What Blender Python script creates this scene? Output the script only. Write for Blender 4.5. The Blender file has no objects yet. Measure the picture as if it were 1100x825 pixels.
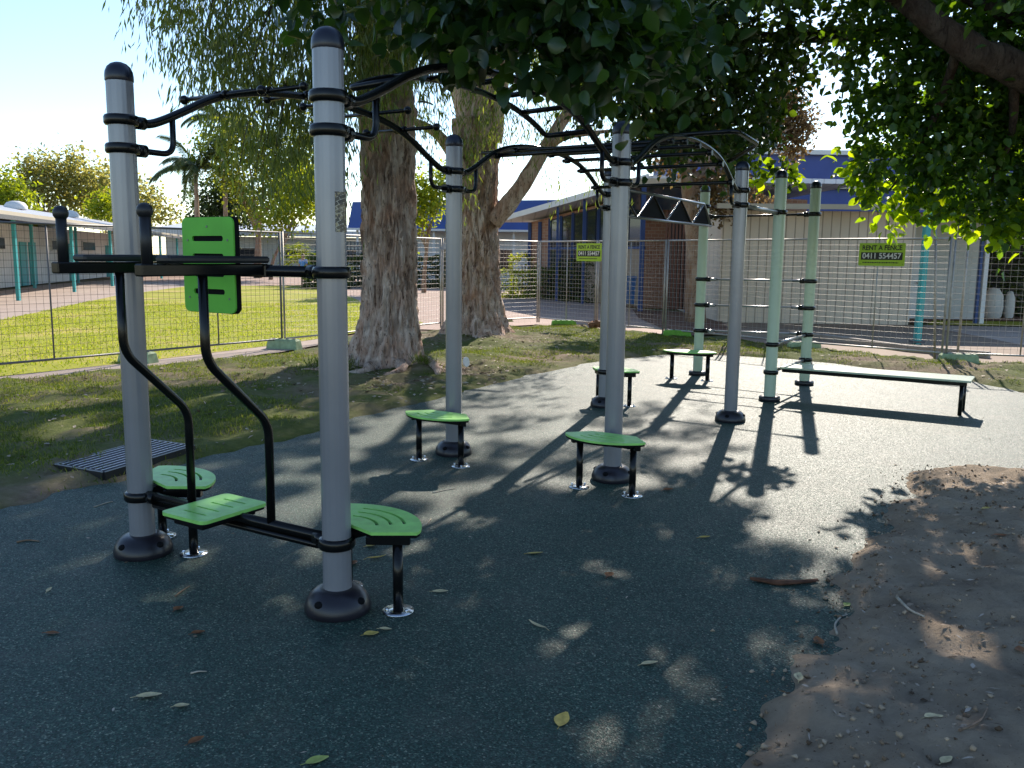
import bpy, math, random
import numpy as np
from mathutils import Vector, Matrix
from mathutils.geometry import tessellate_polygon

random.seed(7)
rng = np.random.default_rng(11)
R = math.radians
scene = bpy.context.scene
col = scene.collection

# ------------------------------------------------------------------ camera
F_PX, PITCH, ROLL, CAM_H = 934.6, R(8.34), R(-0.67), 1.681
cp, sp, cr, sr = math.cos(PITCH), math.sin(PITCH), math.cos(ROLL), math.sin(ROLL)


def ray(px, py):
    u = (px - 550) / F_PX
    v = -(py - 412.5) / F_PX
    u, v = u * cr + v * sr, -u * sr + v * cr
    return np.array([u, cp + v * sp, -sp + v * cp])


def G(px, py, z=0.0):
    r = ray(px, py)
    t = (z - CAM_H) / r[2]
    return np.array([r[0] * t, r[1] * t, z])


def at(px, py, Y):
    r = ray(px, py)
    t = Y / r[1]
    return np.array([r[0] * t, Y, CAM_H + r[2] * t])


cam_d = bpy.data.cameras.new('camera')
cam = bpy.data.objects.new('camera', cam_d)
col.objects.link(cam)
cam_d.sensor_width = 36.0
cam_d.lens = F_PX / 1100 * 36
cam_d.clip_start = 0.05
cam_d.clip_end = 2000
up0 = Vector((0, sp, cp))
rt0 = Vector((1, 0, 0))
right = rt0 * cr - up0 * sr
up = rt0 * sr + up0 * cr
fwd = Vector((0, cp, -sp))
M = Matrix((right, up, -fwd)).transposed().to_4x4()
M.translation = Vector((0, 0, CAM_H))
cam.matrix_world = M
scene.camera = cam

# ------------------------------------------------------------------ light
SUN_AZ = math.atan2(0.30, 0.954)          # measured from +Y towards +X
SUN_EL = R(31.0)
SUN = np.array([math.sin(SUN_AZ) * math.cos(SUN_EL), math.cos(SUN_AZ) * math.cos(SUN_EL), math.sin(SUN_EL)])
sl = bpy.data.lights.new('sun', 'SUN')
sl.energy = 4.3
sl.angle = R(0.53)
sl.color = (1.0, 0.90, 0.78)
so = bpy.data.objects.new('sun', sl)
col.objects.link(so)
so.rotation_euler = Vector(-SUN).to_track_quat('-Z', 'Y').to_euler()
so.location = (0, 0, 30)

world = bpy.data.worlds.new('World')
scene.world = world
world.use_nodes = True
wn = world.node_tree
bg = wn.nodes['Background']
sky = wn.nodes.new('ShaderNodeTexSky')
sky.sky_type = 'NISHITA'
sky.sun_disc = False
sky.sun_elevation = SUN_EL
sky.sun_rotation = SUN_AZ
sky.air_density = 1.0
sky.dust_density = 0.15
sky.ozone_density = 2.4
hs = wn.nodes.new('ShaderNodeHueSaturation')
hs.inputs['Saturation'].default_value = 1.0
wn.links.new(sky.outputs[0], hs.inputs['Color'])
wn.links.new(hs.outputs[0], bg.inputs[0])
bg.inputs[1].default_value = 0.122
scene.view_settings.view_transform = 'Standard'
scene.view_settings.look = 'None'
scene.view_settings.gamma = 1.0
scene.view_settings.exposure = 0.95
scene.render.engine = 'CYCLES'
scene.cycles.max_bounces = 8
scene.cycles.transparent_max_bounces = 8
scene.cycles.use_denoising = True


# ------------------------------------------------------------------ materials
class NT:
    def __init__(s, name):
        s.m = bpy.data.materials.new(name)
        s.m.use_nodes = True
        s.t = s.m.node_tree
        s.b = s.t.nodes['Principled BSDF']
        s.out = s.t.nodes['Material Output']

    def n(s, typ, **kw):
        x = s.t.nodes.new('ShaderNode' + typ)
        for k, v in kw.items():
            setattr(x, k, v)
        return x

    def l(s, a, b):
        s.t.links.new(a, b)

    def coord(s, scale=(1, 1, 1)):
        tc = s.n('TexCoord')
        mp = s.n('Mapping')
        mp.inputs['Scale'].default_value = scale
        s.l(tc.outputs['Object'], mp.inputs[0])
        return mp.outputs[0]

    def noise(s, co, scale, detail=4, rough=0.55, dist=0.0):
        x = s.n('TexNoise')
        x.inputs['Scale'].default_value = scale
        x.inputs['Detail'].default_value = detail
        x.inputs['Roughness'].default_value = rough
        x.inputs['Distortion'].default_value = dist
        s.l(co, x.inputs['Vector'])
        return x.outputs['Fac']

    def ramp(s, fac, stops):
        x = s.n('ValToRGB')
        cr_ = x.color_ramp
        while len(cr_.elements) < len(stops):
            cr_.elements.new(0.5)
        for e, (p, c) in zip(cr_.elements, stops):
            e.position = p
            e.color = (*c, 1) if len(c) == 3 else c
        s.l(fac, x.inputs[0])
        return x.outputs[0]

    def mix(s, fac, a, b, typ='MIX'):
        x = s.n('MixRGB', blend_type=typ)
        for i, v in ((0, fac), (1, a), (2, b)):
            if hasattr(v, 'default_value') or hasattr(v, 'is_output'):
                s.l(v, x.inputs[i])
            else:
                x.inputs[i].default_value = v if i == 0 else (*v, 1)
        return x.outputs[0]

    def bump(s, h, strength=0.3, dist=0.01):
        x = s.n('Bump')
        x.inputs['Strength'].default_value = strength
        x.inputs['Distance'].default_value = dist
        s.l(h, x.inputs['Height'])
        s.l(x.outputs[0], s.b.inputs['Normal'])

    def set(s, **kw):
        for k, v in kw.items():
            i = s.b.inputs[k]
            if hasattr(v, 'is_output'):
                s.l(v, i)
            elif isinstance(v, tuple):
                i.default_value = (*v, 1)
            else:
                i.default_value = v
        return s


def simple(name, c, rough=0.5, metal=0.0, spec=0.5, var=0.12, scale=6.0, bump=0.0, bscale=80.0):
    m = NT(name)
    co = m.coord()
    f = m.noise(co, scale, 5)
    a = tuple(max(0, x * (1 - var)) for x in c)
    b = tuple(min(1, x * (1 + var)) for x in c)
    m.set(**{'Base Color': m.ramp(f, [(0.3, a), (0.7, b)]), 'Roughness': rough, 'Metallic': metal,
             'Specular IOR Level': spec})
    if bump:
        m.bump(m.noise(co, bscale, 3), bump, 0.004)
    return m.m


MAT = {}
MAT['post_grey'] = simple('post_grey', (0.275, 0.272, 0.285), 0.25, 0.25, 0.5, 0.07, 3)
MAT['post_green'] = simple('post_green', (0.47, 0.56, 0.42), 0.32, 0.0, 0.5, 0.06, 3)
MAT['black_steel'] = simple('black_steel', (0.005, 0.005, 0.005), 0.22, 0.0, 0.32, 0.2, 9)
MAT['black_plastic'] = simple('black_plastic', (0.012, 0.012, 0.014), 0.45, 0.0, 0.5, 0.3, 9)
MAT['base_cover'] = simple('base_cover', (0.016, 0.014, 0.019), 0.32, 0, 0.5, 0.4, 5)
MAT['cap'] = simple('cap_blue_black', (0.010, 0.012, 0.024), 0.3, 0, 0.5, 0.2, 9)
MAT['green_board'] = simple('green_board', (0.13, 0.50, 0.045), 0.55, 0, 0.4, 0.08, 7, 0.08, 300)
MAT['green_step'] = simple('green_step', (0.30, 0.66, 0.15), 0.40, 0, 0.4, 0.14, 14, 0.08, 300)
MAT['bench_board'] = simple('bench_board', (0.48, 0.54, 0.40), 0.24, 0, 0.5, 0.08, 7, 0.05, 200)
MAT['screw_steel'] = simple('screw_steel', (0.16, 0.22, 0.15), 0.4, 0.5)
MAT['bright_steel'] = simple('bright_steel', (0.62, 0.62, 0.62), 0.22, 1.0, 0.5, 0.1, 20)
MAT['bar_steel'] = simple('bar_steel', (0.26, 0.26, 0.27), 0.3, 0.8, 0.5, 0.1, 20)
MAT['matt_black'] = simple('matt_black', (0.008, 0.008, 0.009), 0.85, 0, 0.1)
MAT['galv'] = simple('galvanised', (0.42, 0.40, 0.38), 0.5, 0.6, 0.5, 0.2, 12)
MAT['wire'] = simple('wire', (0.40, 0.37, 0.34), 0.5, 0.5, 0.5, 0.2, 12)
MAT['shaded_wire'] = simple('shaded_wire', (0.06, 0.06, 0.06), 0.5, 0.3, 0.5, 0.2, 12)  # darker copy of wire, backlit shade put into the colour
MAT['foot_pale'] = simple('foot_pale', (0.30, 0.40, 0.24), 0.7, 0, 0.3, 0.25, 9, 0.2)
MAT['foot_green'] = simple('foot_green', (0.16, 0.40, 0.05), 0.6, 0, 0.3, 0.25, 9, 0.2)
MAT['sign_lime'] = simple('sign_lime', (0.42, 0.62, 0.05), 0.5, 0, 0.3, 0.06)
MAT['sign_black'] = simple('sign_black', (0.012, 0.012, 0.012), 0.5)
MAT['sign_white'] = simple('sign_white', (0.75, 0.75, 0.72), 0.5)
MAT['teal'] = simple('teal_paint', (0.06, 0.40, 0.42), 0.45, 0, 0.4, 0.1, 2)
MAT['blue_paint'] = simple('blue_paint', (0.035, 0.075, 0.22), 0.45, 0, 0.4, 0.1, 2)
MAT['blue_roof'] = simple('blue_roof', (0.035, 0.09, 0.33), 0.5, 0, 0.4, 0.1, 1)
MAT['blue_wall'] = simple('blue_wall', (0.07, 0.10, 0.30), 0.6, 0, 0.3, 0.1, 1)
MAT['white_paint'] = simple('white_paint', (0.72, 0.71, 0.68), 0.5, 0, 0.4, 0.06, 1)
MAT['cream'] = simple('cream_wall', (0.58, 0.57, 0.53), 0.7, 0, 0.3, 0.08, 1)
MAT['fascia'] = simple('fascia', (0.50, 0.44, 0.34), 0.6, 0, 0.3, 0.08, 1)
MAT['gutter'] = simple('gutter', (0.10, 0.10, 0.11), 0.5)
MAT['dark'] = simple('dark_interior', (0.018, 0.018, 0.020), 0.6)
MAT['tan_panel'] = simple('tan_panel', (0.34, 0.26, 0.19), 0.7, 0, 0.3, 0.1, 1)
MAT['slat_brown'] = simple('slat_brown', (0.13, 0.055, 0.035), 0.6, 0, 0.3, 0.25, 3)
MAT['bin_blue'] = simple('bin_blue', (0.05, 0.16, 0.42), 0.4)
MAT['skin'] = simple('skin', (0.42, 0.24, 0.17), 0.6)
MAT['shirt'] = simple('shirt_blue', (0.13, 0.28, 0.62), 0.8, 0, 0.2)
MAT['shorts'] = simple('shorts_grey', (0.07, 0.07, 0.08), 0.8, 0, 0.2)
MAT['hair'] = simple('hair_dark', (0.03, 0.018, 0.012), 0.6)
MAT['twig'] = simple('twig', (0.22, 0.15, 0.10), 0.8, 0, 0.2, 0.4, 20)
MAT['pale_twig'] = simple('pale_twig', (0.42, 0.36, 0.28), 0.8, 0, 0.2, 0.3, 20)
MAT['bark_piece'] = simple('bark_piece', (0.10, 0.045, 0.025), 0.8, 0, 0.2, 0.5, 20, 0.5)
MAT['white_litter'] = simple('white_litter', (0.75, 0.75, 0.74), 0.5)
MAT['brown_litter'] = simple('brown_litter', (0.20, 0.10, 0.05), 0.7, 0, 0.2, 0.4, 20)
MAT['leaf_yellow'] = simple('leaf_yellow', (0.50, 0.36, 0.09), 0.6, 0, 0.3, 0.35, 30)
MAT['leaf_cream'] = simple('leaf_cream', (0.58, 0.47, 0.26), 0.6, 0, 0.3, 0.3, 30)
MAT['leaf_brown'] = simple('leaf_brown', (0.22, 0.09, 0.035), 0.7, 0, 0.3, 0.4, 30)
MAT['leaf_greenish'] = simple('leaf_greenish', (0.34, 0.38, 0.10), 0.6, 0, 0.3, 0.3, 30)


def m_glass():
    m = NT('window_glass')
    m.set(**{'Base Color': (0.02, 0.025, 0.035), 'Roughness': 0.06, 'Specular IOR Level': 0.6})
    return m.m


MAT['glass'] = m_glass()


def m_rubber():
    m = NT('rubber_surfacing')
    co = m.coord()
    v = m.n('TexVoronoi')
    v.inputs['Scale'].default_value = 150
    m.l(co, v.inputs['Vector'])
    sep = m.n('SeparateColor')
    m.l(v.outputs['Color'], sep.inputs[0])
    grain = m.ramp(sep.outputs[0], [(0.0, (0.003, 0.012, 0.009)), (0.45, (0.008, 0.036, 0.026)),
                                    (0.80, (0.020, 0.068, 0.049)), (0.95, (0.075, 0.125, 0.09)), (1.0, (0.24, 0.27, 0.20))])
    big = m.ramp(m.noise(co, 0.9, 5), [(0.3, (0.85, 0.85, 0.85)), (0.7, (1.15, 1.13, 1.1))])
    dust = m.ramp(m.noise(co, 2.3, 6, 0.65), [(0.50, (0, 0, 0)), (0.8, (0.26, 0.26, 0.26))])
    c = m.mix(1.0, grain, big, 'MULTIPLY')
    c = m.mix(dust, c, (0.17, 0.14, 0.11))
    m.set(**{'Base Color': c, 'Roughness': m.ramp(sep.outputs[1], [(0, (0.52,) * 3), (1, (0.85,) * 3)]),
             'Specular IOR Level': 0.50})
    h = m.n('Math', operation='ADD')
    m.l(v.outputs['Distance'], h.inputs[0])
    m.l(sep.outputs[2], h.inputs[1])
    m.bump(h.outputs[0], 0.55, 0.004)
    return m.m


MAT['rubber'] = m_rubber()


def m_ground(name, green_lo, green_hi, dirt_lo, dirt_hi, cov, nscale=0.6, bump=0.5, speck=None):
    m = NT(name)
    co = m.coord()
    g = m.ramp(m.noise(co, 14, 6, 0.7), [(0.3, green_lo), (0.72, green_hi)])
    d = m.ramp(m.noise(co, 9, 6, 0.7), [(0.3, dirt_lo), (0.75, dirt_hi)])
    f = m.ramp(m.noise(co, nscale, 6, 0.62, 0.3), [(cov - 0.08, (0, 0, 0)), (cov + 0.08, (1, 1, 1))])
    c = m.mix(f, g, d)
    if speck:
        s = m.ramp(m.noise(co, 38, 2), [(0.70, (0, 0, 0)), (0.76, (1, 1, 1))])
        c = m.mix(s, c, speck)
    m.set(**{'Base Color': c, 'Roughness': 0.95, 'Specular IOR Level': 0.15})
    m.bump(m.noise(co, 45, 5, 0.7), bump, 0.02)
    return m.m


MAT['ground'] = m_ground('ground_soil', (0.05, 0.075, 0.02), (0.09, 0.11, 0.03), (0.13, 0.09, 0.06), (0.20, 0.15, 0.10), 0.5)
MAT['verge'] = m_ground('verge_soil', (0.07, 0.09, 0.02), (0.14, 0.155, 0.042), (0.15, 0.105, 0.07), (0.31, 0.235, 0.17), 0.56, 0.55, 0.9, (0.32, 0.26, 0.20))
MAT['lawn'] = m_ground('lawn', (0.22, 0.25, 0.028), (0.42, 0.40, 0.05), (0.46, 0.38, 0.10), (0.52, 0.41, 0.16), 0.58, 0.45, 0.5)
MAT['mulch'] = m_ground('mulch', (0.13, 0.065, 0.042), (0.30, 0.18, 0.13), (0.09, 0.045, 0.03), (0.24, 0.14, 0.10), 0.5, 2.0, 1.0)


def m_conc(name, lo, hi, joints=0.0):
    m = NT(name)
    co = m.coord()
    c = m.ramp(m.noise(co, 1.1, 7, 0.65), [(0.3, lo), (0.7, hi)])
    c2 = m.ramp(m.noise(co, 60, 3), [(0.3, (0.88,) * 3), (0.7, (1.08,) * 3)])
    c = m.mix(1.0, c, c2, 'MULTIPLY')
    if joints:
        b = m.n('TexBrick')
        b.inputs['Scale'].default_value = joints
        b.inputs['Color1'].default_value = (1, 1, 1, 1)
        b.inputs['Color2'].default_value = (0.9, 0.88, 0.86, 1)
        b.inputs['Mortar'].default_value = (0.55, 0.5, 0.47, 1)
        b.inputs['Mortar Size'].default_value = 0.008
        m.l(co, b.inputs['Vector'])
        c = m.mix(1.0, c, b.outputs['Color'], 'MULTIPLY')
    m.set(**{'Base Color': c, 'Roughness': 0.85, 'Specular IOR Level': 0.3})
    m.bump(m.noise(co, 50, 4), 0.2, 0.004)
    return m.m


MAT['path'] = m_conc('path_concrete', (0.36, 0.28, 0.235), (0.46, 0.37, 0.31))
MAT['paver'] = m_conc('pink_pavers', (0.36, 0.25, 0.20), (0.46, 0.33, 0.27), 1.6)
MAT['apron'] = m_conc('apron_dirt', (0.19, 0.13, 0.09), (0.29, 0.21, 0.155))
MAT['kerb'] = m_conc('kerb_concrete', (0.30, 0.26, 0.23), (0.40, 0.35, 0.31))


def m_sand():
    m = NT('sand')
    co = m.coord()
    c = m.ramp(m.noise(co, 2.2, 8, 0.68), [(0.28, (0.26, 0.195, 0.14)), (0.5, (0.43, 0.335, 0.24)), (0.72, (0.60, 0.47, 0.34))])
    s = m.ramp(m.noise(co, 55, 3), [(0.66, (0, 0, 0)), (0.74, (1, 1, 1))])
    c = m.mix(s, c, (0.09, 0.055, 0.035))
    m.set(**{'Base Color': c, 'Roughness': 0.95, 'Specular IOR Level': 0.15})
    m.bump(m.noise(co, 22, 9, 0.82), 1.0, 0.045)
    return m.m


MAT['sand'] = m_sand()


def m_bark(name, lo, mid, hi, sx=9.0, sz=1.6, bump=0.9):
    m = NT(name)
    co = m.coord((sx, sx, sz))
    f = m.noise(co, 1.0, 8, 0.7, 0.8)
    f2 = m.noise(m.coord((3, 3, 2.2)), 1.0, 5, 0.6)
    c = m.ramp(f, [(0.36, lo), (0.44, mid), (0.60, hi)])
    c = m.mix(m.ramp(f2, [(0.46, (0, 0, 0)), (0.66, (0.7,) * 3)]), c, tuple(x * y for x, y in zip(mid, (0.95, 0.74, 0.62))))
    f3 = m.noise(m.coord((sx * 3.2, sx * 3.2, sz * 4.5)), 1.0, 6, 0.7, 1.2)
    c = m.mix(m.ramp(f3, [(0.36, (1, 1, 1)), (0.44, (0, 0, 0))]), c, lo)
    ad = m.n('Math', operation='ADD')
    m.l(f, ad.inputs[0])
    m.l(f3, ad.inputs[1])
    f = ad.outputs[0]
    m.set(**{'Base Color': c, 'Roughness': 0.9, 'Specular IOR Level': 0.2})
    m.bump(f, bump, 0.05)
    return m.m


MAT['paperbark'] = m_bark('paperbark_bark', (0.12, 0.072, 0.05), (0.57, 0.405, 0.32), (0.82, 0.67, 0.57), 7.5, 1.7, 1.0)
MAT['bark_dark'] = m_bark('bark_dark', (0.035, 0.025, 0.02), (0.075, 0.055, 0.045), (0.13, 0.10, 0.08), 10, 2)
MAT['bark_tan'] = m_bark('bark_tan', (0.18, 0.11, 0.07), (0.32, 0.22, 0.15), (0.45, 0.34, 0.25), 5, 1.5)


def m_leaf(name, c0, c1, c2, trans=0.4, rough=0.4, spec=0.4, tint=(1.5, 1.6, 0.45)):
    m = NT(name)
    g = m.n('NewGeometry')
    c = m.ramp(g.outputs['Random Per Island'], [(0.0, c0), (0.5, c1), (1.0, c2)])
    m.set(**{'Base Color': c, 'Roughness': rough, 'Specular IOR Level': spec})
    t = m.n('BsdfTranslucent')
    tc = m.mix(1.0, c, tint, 'MULTIPLY')
    m.l(tc, t.inputs[0])
    mx = m.n('MixShader')
    mx.inputs[0].default_value = trans
    m.l(m.b.outputs[0], mx.inputs[1])
    m.l(t.outputs[0], mx.inputs[2])
    m.l(mx.outputs[0], m.out.inputs[0])
    return m.m


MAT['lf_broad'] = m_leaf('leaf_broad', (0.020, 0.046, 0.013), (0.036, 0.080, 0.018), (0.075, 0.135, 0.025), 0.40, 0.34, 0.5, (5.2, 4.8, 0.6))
MAT['lf_shade'] = m_leaf('leaf_shade', (0.014, 0.030, 0.010), (0.026, 0.055, 0.014), (0.06, 0.105, 0.02), 0.26, 0.36, 0.4, (4.0, 3.6, 0.5))  # darker copy of leaf_broad, inner crown shade put into the colour
MAT['lf_backlit'] = m_leaf('leaf_backlit', (0.08, 0.14, 0.012), (0.12, 0.19, 0.015), (0.17, 0.23, 0.02), 0.62, 0.4, 0.4, (4.0, 3.6, 0.5))  # lighter copy of leaf_broad, sun through the leaves put into the colour
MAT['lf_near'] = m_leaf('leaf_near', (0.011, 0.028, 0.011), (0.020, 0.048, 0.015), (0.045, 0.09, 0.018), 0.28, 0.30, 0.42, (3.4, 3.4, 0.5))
MAT['lf_paper'] = m_leaf('leaf_paperbark', (0.065, 0.095, 0.038), (0.10, 0.135, 0.05), (0.16, 0.18, 0.06), 0.5, 0.42, 0.5, (2.5, 2.5, 0.7))
MAT['lf_gum'] = m_leaf('leaf_gum', (0.17, 0.185, 0.075), (0.24, 0.24, 0.095), (0.34, 0.30, 0.14), 0.6, 0.5, 0.3, (1.9, 1.8, 0.9))
MAT['lf_lime'] = m_leaf('leaf_lime', (0.15, 0.21, 0.025), (0.24, 0.30, 0.03), (0.36, 0.38, 0.04), 0.5, 0.5, 0.3, (1.7, 1.6, 0.4))
MAT['lf_mid'] = m_leaf('leaf_mid', (0.08, 0.12, 0.03), (0.16, 0.20, 0.04), (0.30, 0.30, 0.05), 0.5, 0.5, 0.3, (1.8, 1.7, 0.5))
MAT['lf_dark'] = m_leaf('leaf_dark', (0.04, 0.06, 0.022), (0.06, 0.085, 0.03), (0.09, 0.12, 0.04), 0.35, 0.5, 0.3)
MAT['lf_rust'] = m_leaf('leaf_rust', (0.11, 0.07, 0.04), (0.18, 0.12, 0.06), (0.25, 0.20, 0.10), 0.4, 0.5, 0.3, (1.4, 1.2, 0.7))
MAT['lf_palm'] = m_leaf('leaf_palm', (0.05, 0.075, 0.035), (0.08, 0.11, 0.05), (0.14, 0.17, 0.07), 0.35, 0.4, 0.4)
MAT['lf_hedge'] = m_leaf('leaf_hedge', (0.035, 0.055, 0.015), (0.06, 0.085, 0.02), (0.11, 0.14, 0.03), 0.3, 0.5, 0.3)
MAT['blade'] = m_leaf('grass_blade', (0.07, 0.105, 0.018), (0.12, 0.165, 0.028), (0.24, 0.24, 0.08), 0.45, 0.6, 0.25, (1.4, 1.4, 0.5))
MAT['blade_lawn'] = m_leaf('grass_blade_lawn', (0.18, 0.24, 0.025), (0.28, 0.34, 0.035), (0.44, 0.42, 0.11), 0.5, 0.6, 0.25, (1.4, 1.4, 0.5))
MAT['debris'] = m_leaf('leaf_debris', (0.12, 0.08, 0.05), (0.26, 0.19, 0.13), (0.52, 0.44, 0.36), 0.1, 0.7, 0.2, (1, 1, 1))


def m_lines(name, c, groove, sx, rough=0.6, axis='X', metal=0.0, bump=0.5):
    """ribbed cladding: vertical grooves along one object axis"""
    m = NT(name)
    tc = m.n('TexCoord')
    sep = m.n('SeparateXYZ')
    m.l(tc.outputs['Object'], sep.inputs[0])
    mu = m.n('Math', operation='MULTIPLY')
    m.l(sep.outputs[axis], mu.inputs[0])
    mu.inputs[1].default_value = sx
    fr = m.n('Math', operation='FRACT')
    m.l(mu.outputs[0], fr.inputs[0])
    prof = m.ramp(fr.outputs[0], [(0.0, (0, 0, 0)), (0.10, (1, 1, 1)), (0.90, (1, 1, 1)), (1.0, (0, 0, 0))])
    nz = m.ramp(m.noise(m.coord(), 0.9, 5), [(0.3, tuple(x * 0.9 for x in c)), (0.7, tuple(min(1, x * 1.08) for x in c))])
    cc = m.mix(prof, groove, nz)
    m.set(**{'Base Color': cc, 'Roughness': rough, 'Metallic': metal, 'Specular IOR Level': 0.4})
    m.bump(prof, bump, 0.02)
    return m.m


MAT['clad'] = m_lines('shed_cladding', (0.68, 0.57, 0.44), (0.28, 0.22, 0.16), 4.2)
MAT['clad_left'] = m_lines('classroom_cladding', (0.84, 0.83, 0.80), (0.55, 0.53, 0.50), 3.0, axis='Y')
MAT['roof_metal'] = m_lines('metal_roof', (0.46, 0.46, 0.48), (0.34, 0.34, 0.36), 1.4, 0.42, 'Y', 0.0, 0.4)
MAT['roof_pale'] = m_lines('pale_roof', (0.62, 0.64, 0.68), (0.42, 0.43, 0.46), 2.0, 0.45, 'X', 0.0, 0.4)


def m_brick():
    m = NT('brick')
    tc = m.n('TexCoord')
    mp = m.n('Mapping')
    mp.inputs['Rotation'].default_value = (R(90), 0, 0)
    m.l(tc.outputs['Object'], mp.inputs[0])
    b = m.n('TexBrick')
    b.inputs['Scale'].default_value = 2.2
    b.inputs['Color1'].default_value = (0.27, 0.13, 0.085, 1)
    b.inputs['Color2'].default_value = (0.34, 0.18, 0.12, 1)
    b.inputs['Mortar'].default_value = (0.38, 0.33, 0.28, 1)
    b.inputs['Mortar Size'].default_value = 0.012
    m.l(mp.outputs[0], b.inputs['Vector'])
    m.set(**{'Base Color': b.outputs['Color'], 'Roughness': 0.85})
    return m.m


MAT['brick'] = m_brick()


def m_decal():
    """instruction label: dark pictograms and tan panels printed on one sticker"""
    m = NT('instruction_label_print')
    co = m.coord((1, 1, 1))
    v = m.n('TexBrick')
    v.inputs['Scale'].default_value = 16
    v.inputs['Color1'].default_value = (0.03, 0.03, 0.03, 1)
    v.inputs['Color2'].default_value = (0.42, 0.34, 0.18, 1)
    v.inputs['Mortar'].default_value = (0.5, 0.46, 0.36, 1)
    v.inputs['Mortar Size'].default_value = 0.018
    mp = m.n('Mapping')
    mp.inputs['Rotation'].default_value = (R(90), 0, R(30))
    m.l(co, mp.inputs[0])
    m.l(mp.outputs[0], v.inputs['Vector'])
    f = m.ramp(m.noise(m.coord((1, 1, 1)), 70, 2), [(0.5, (0, 0, 0)), (0.56, (1, 1, 1))])
    c = m.mix(f, v.outputs['Color'], (0.10, 0.08, 0.06))
    m.set(**{'Base Color': c, 'Roughness': 0.4})
    return m.m


MAT['decal'] = m_decal()


# ------------------------------------------------------------------ mesh helpers
def fillet(pts, r=0.06, n=6):
    pts = [np.array(p, float) for p in pts]
    out = [pts[0]]
    for i in range(1, len(pts) - 1):
        a, b, c = pts[i - 1], pts[i], pts[i + 1]
        d1, d2 = a - b, c - b
        l1, l2 = np.linalg.norm(d1), np.linalg.norm(d2)
        rr = min(r, 0.45 * l1, 0.45 * l2)
        p, q = b + d1 / l1 * rr, b + d2 / l2 * rr
        for k in range(n + 1):
            t = k / n
            out.append((1 - t) ** 2 * p + 2 * t * (1 - t) * b + t * t * q)
    out.append(pts[-1])
    return out


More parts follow.
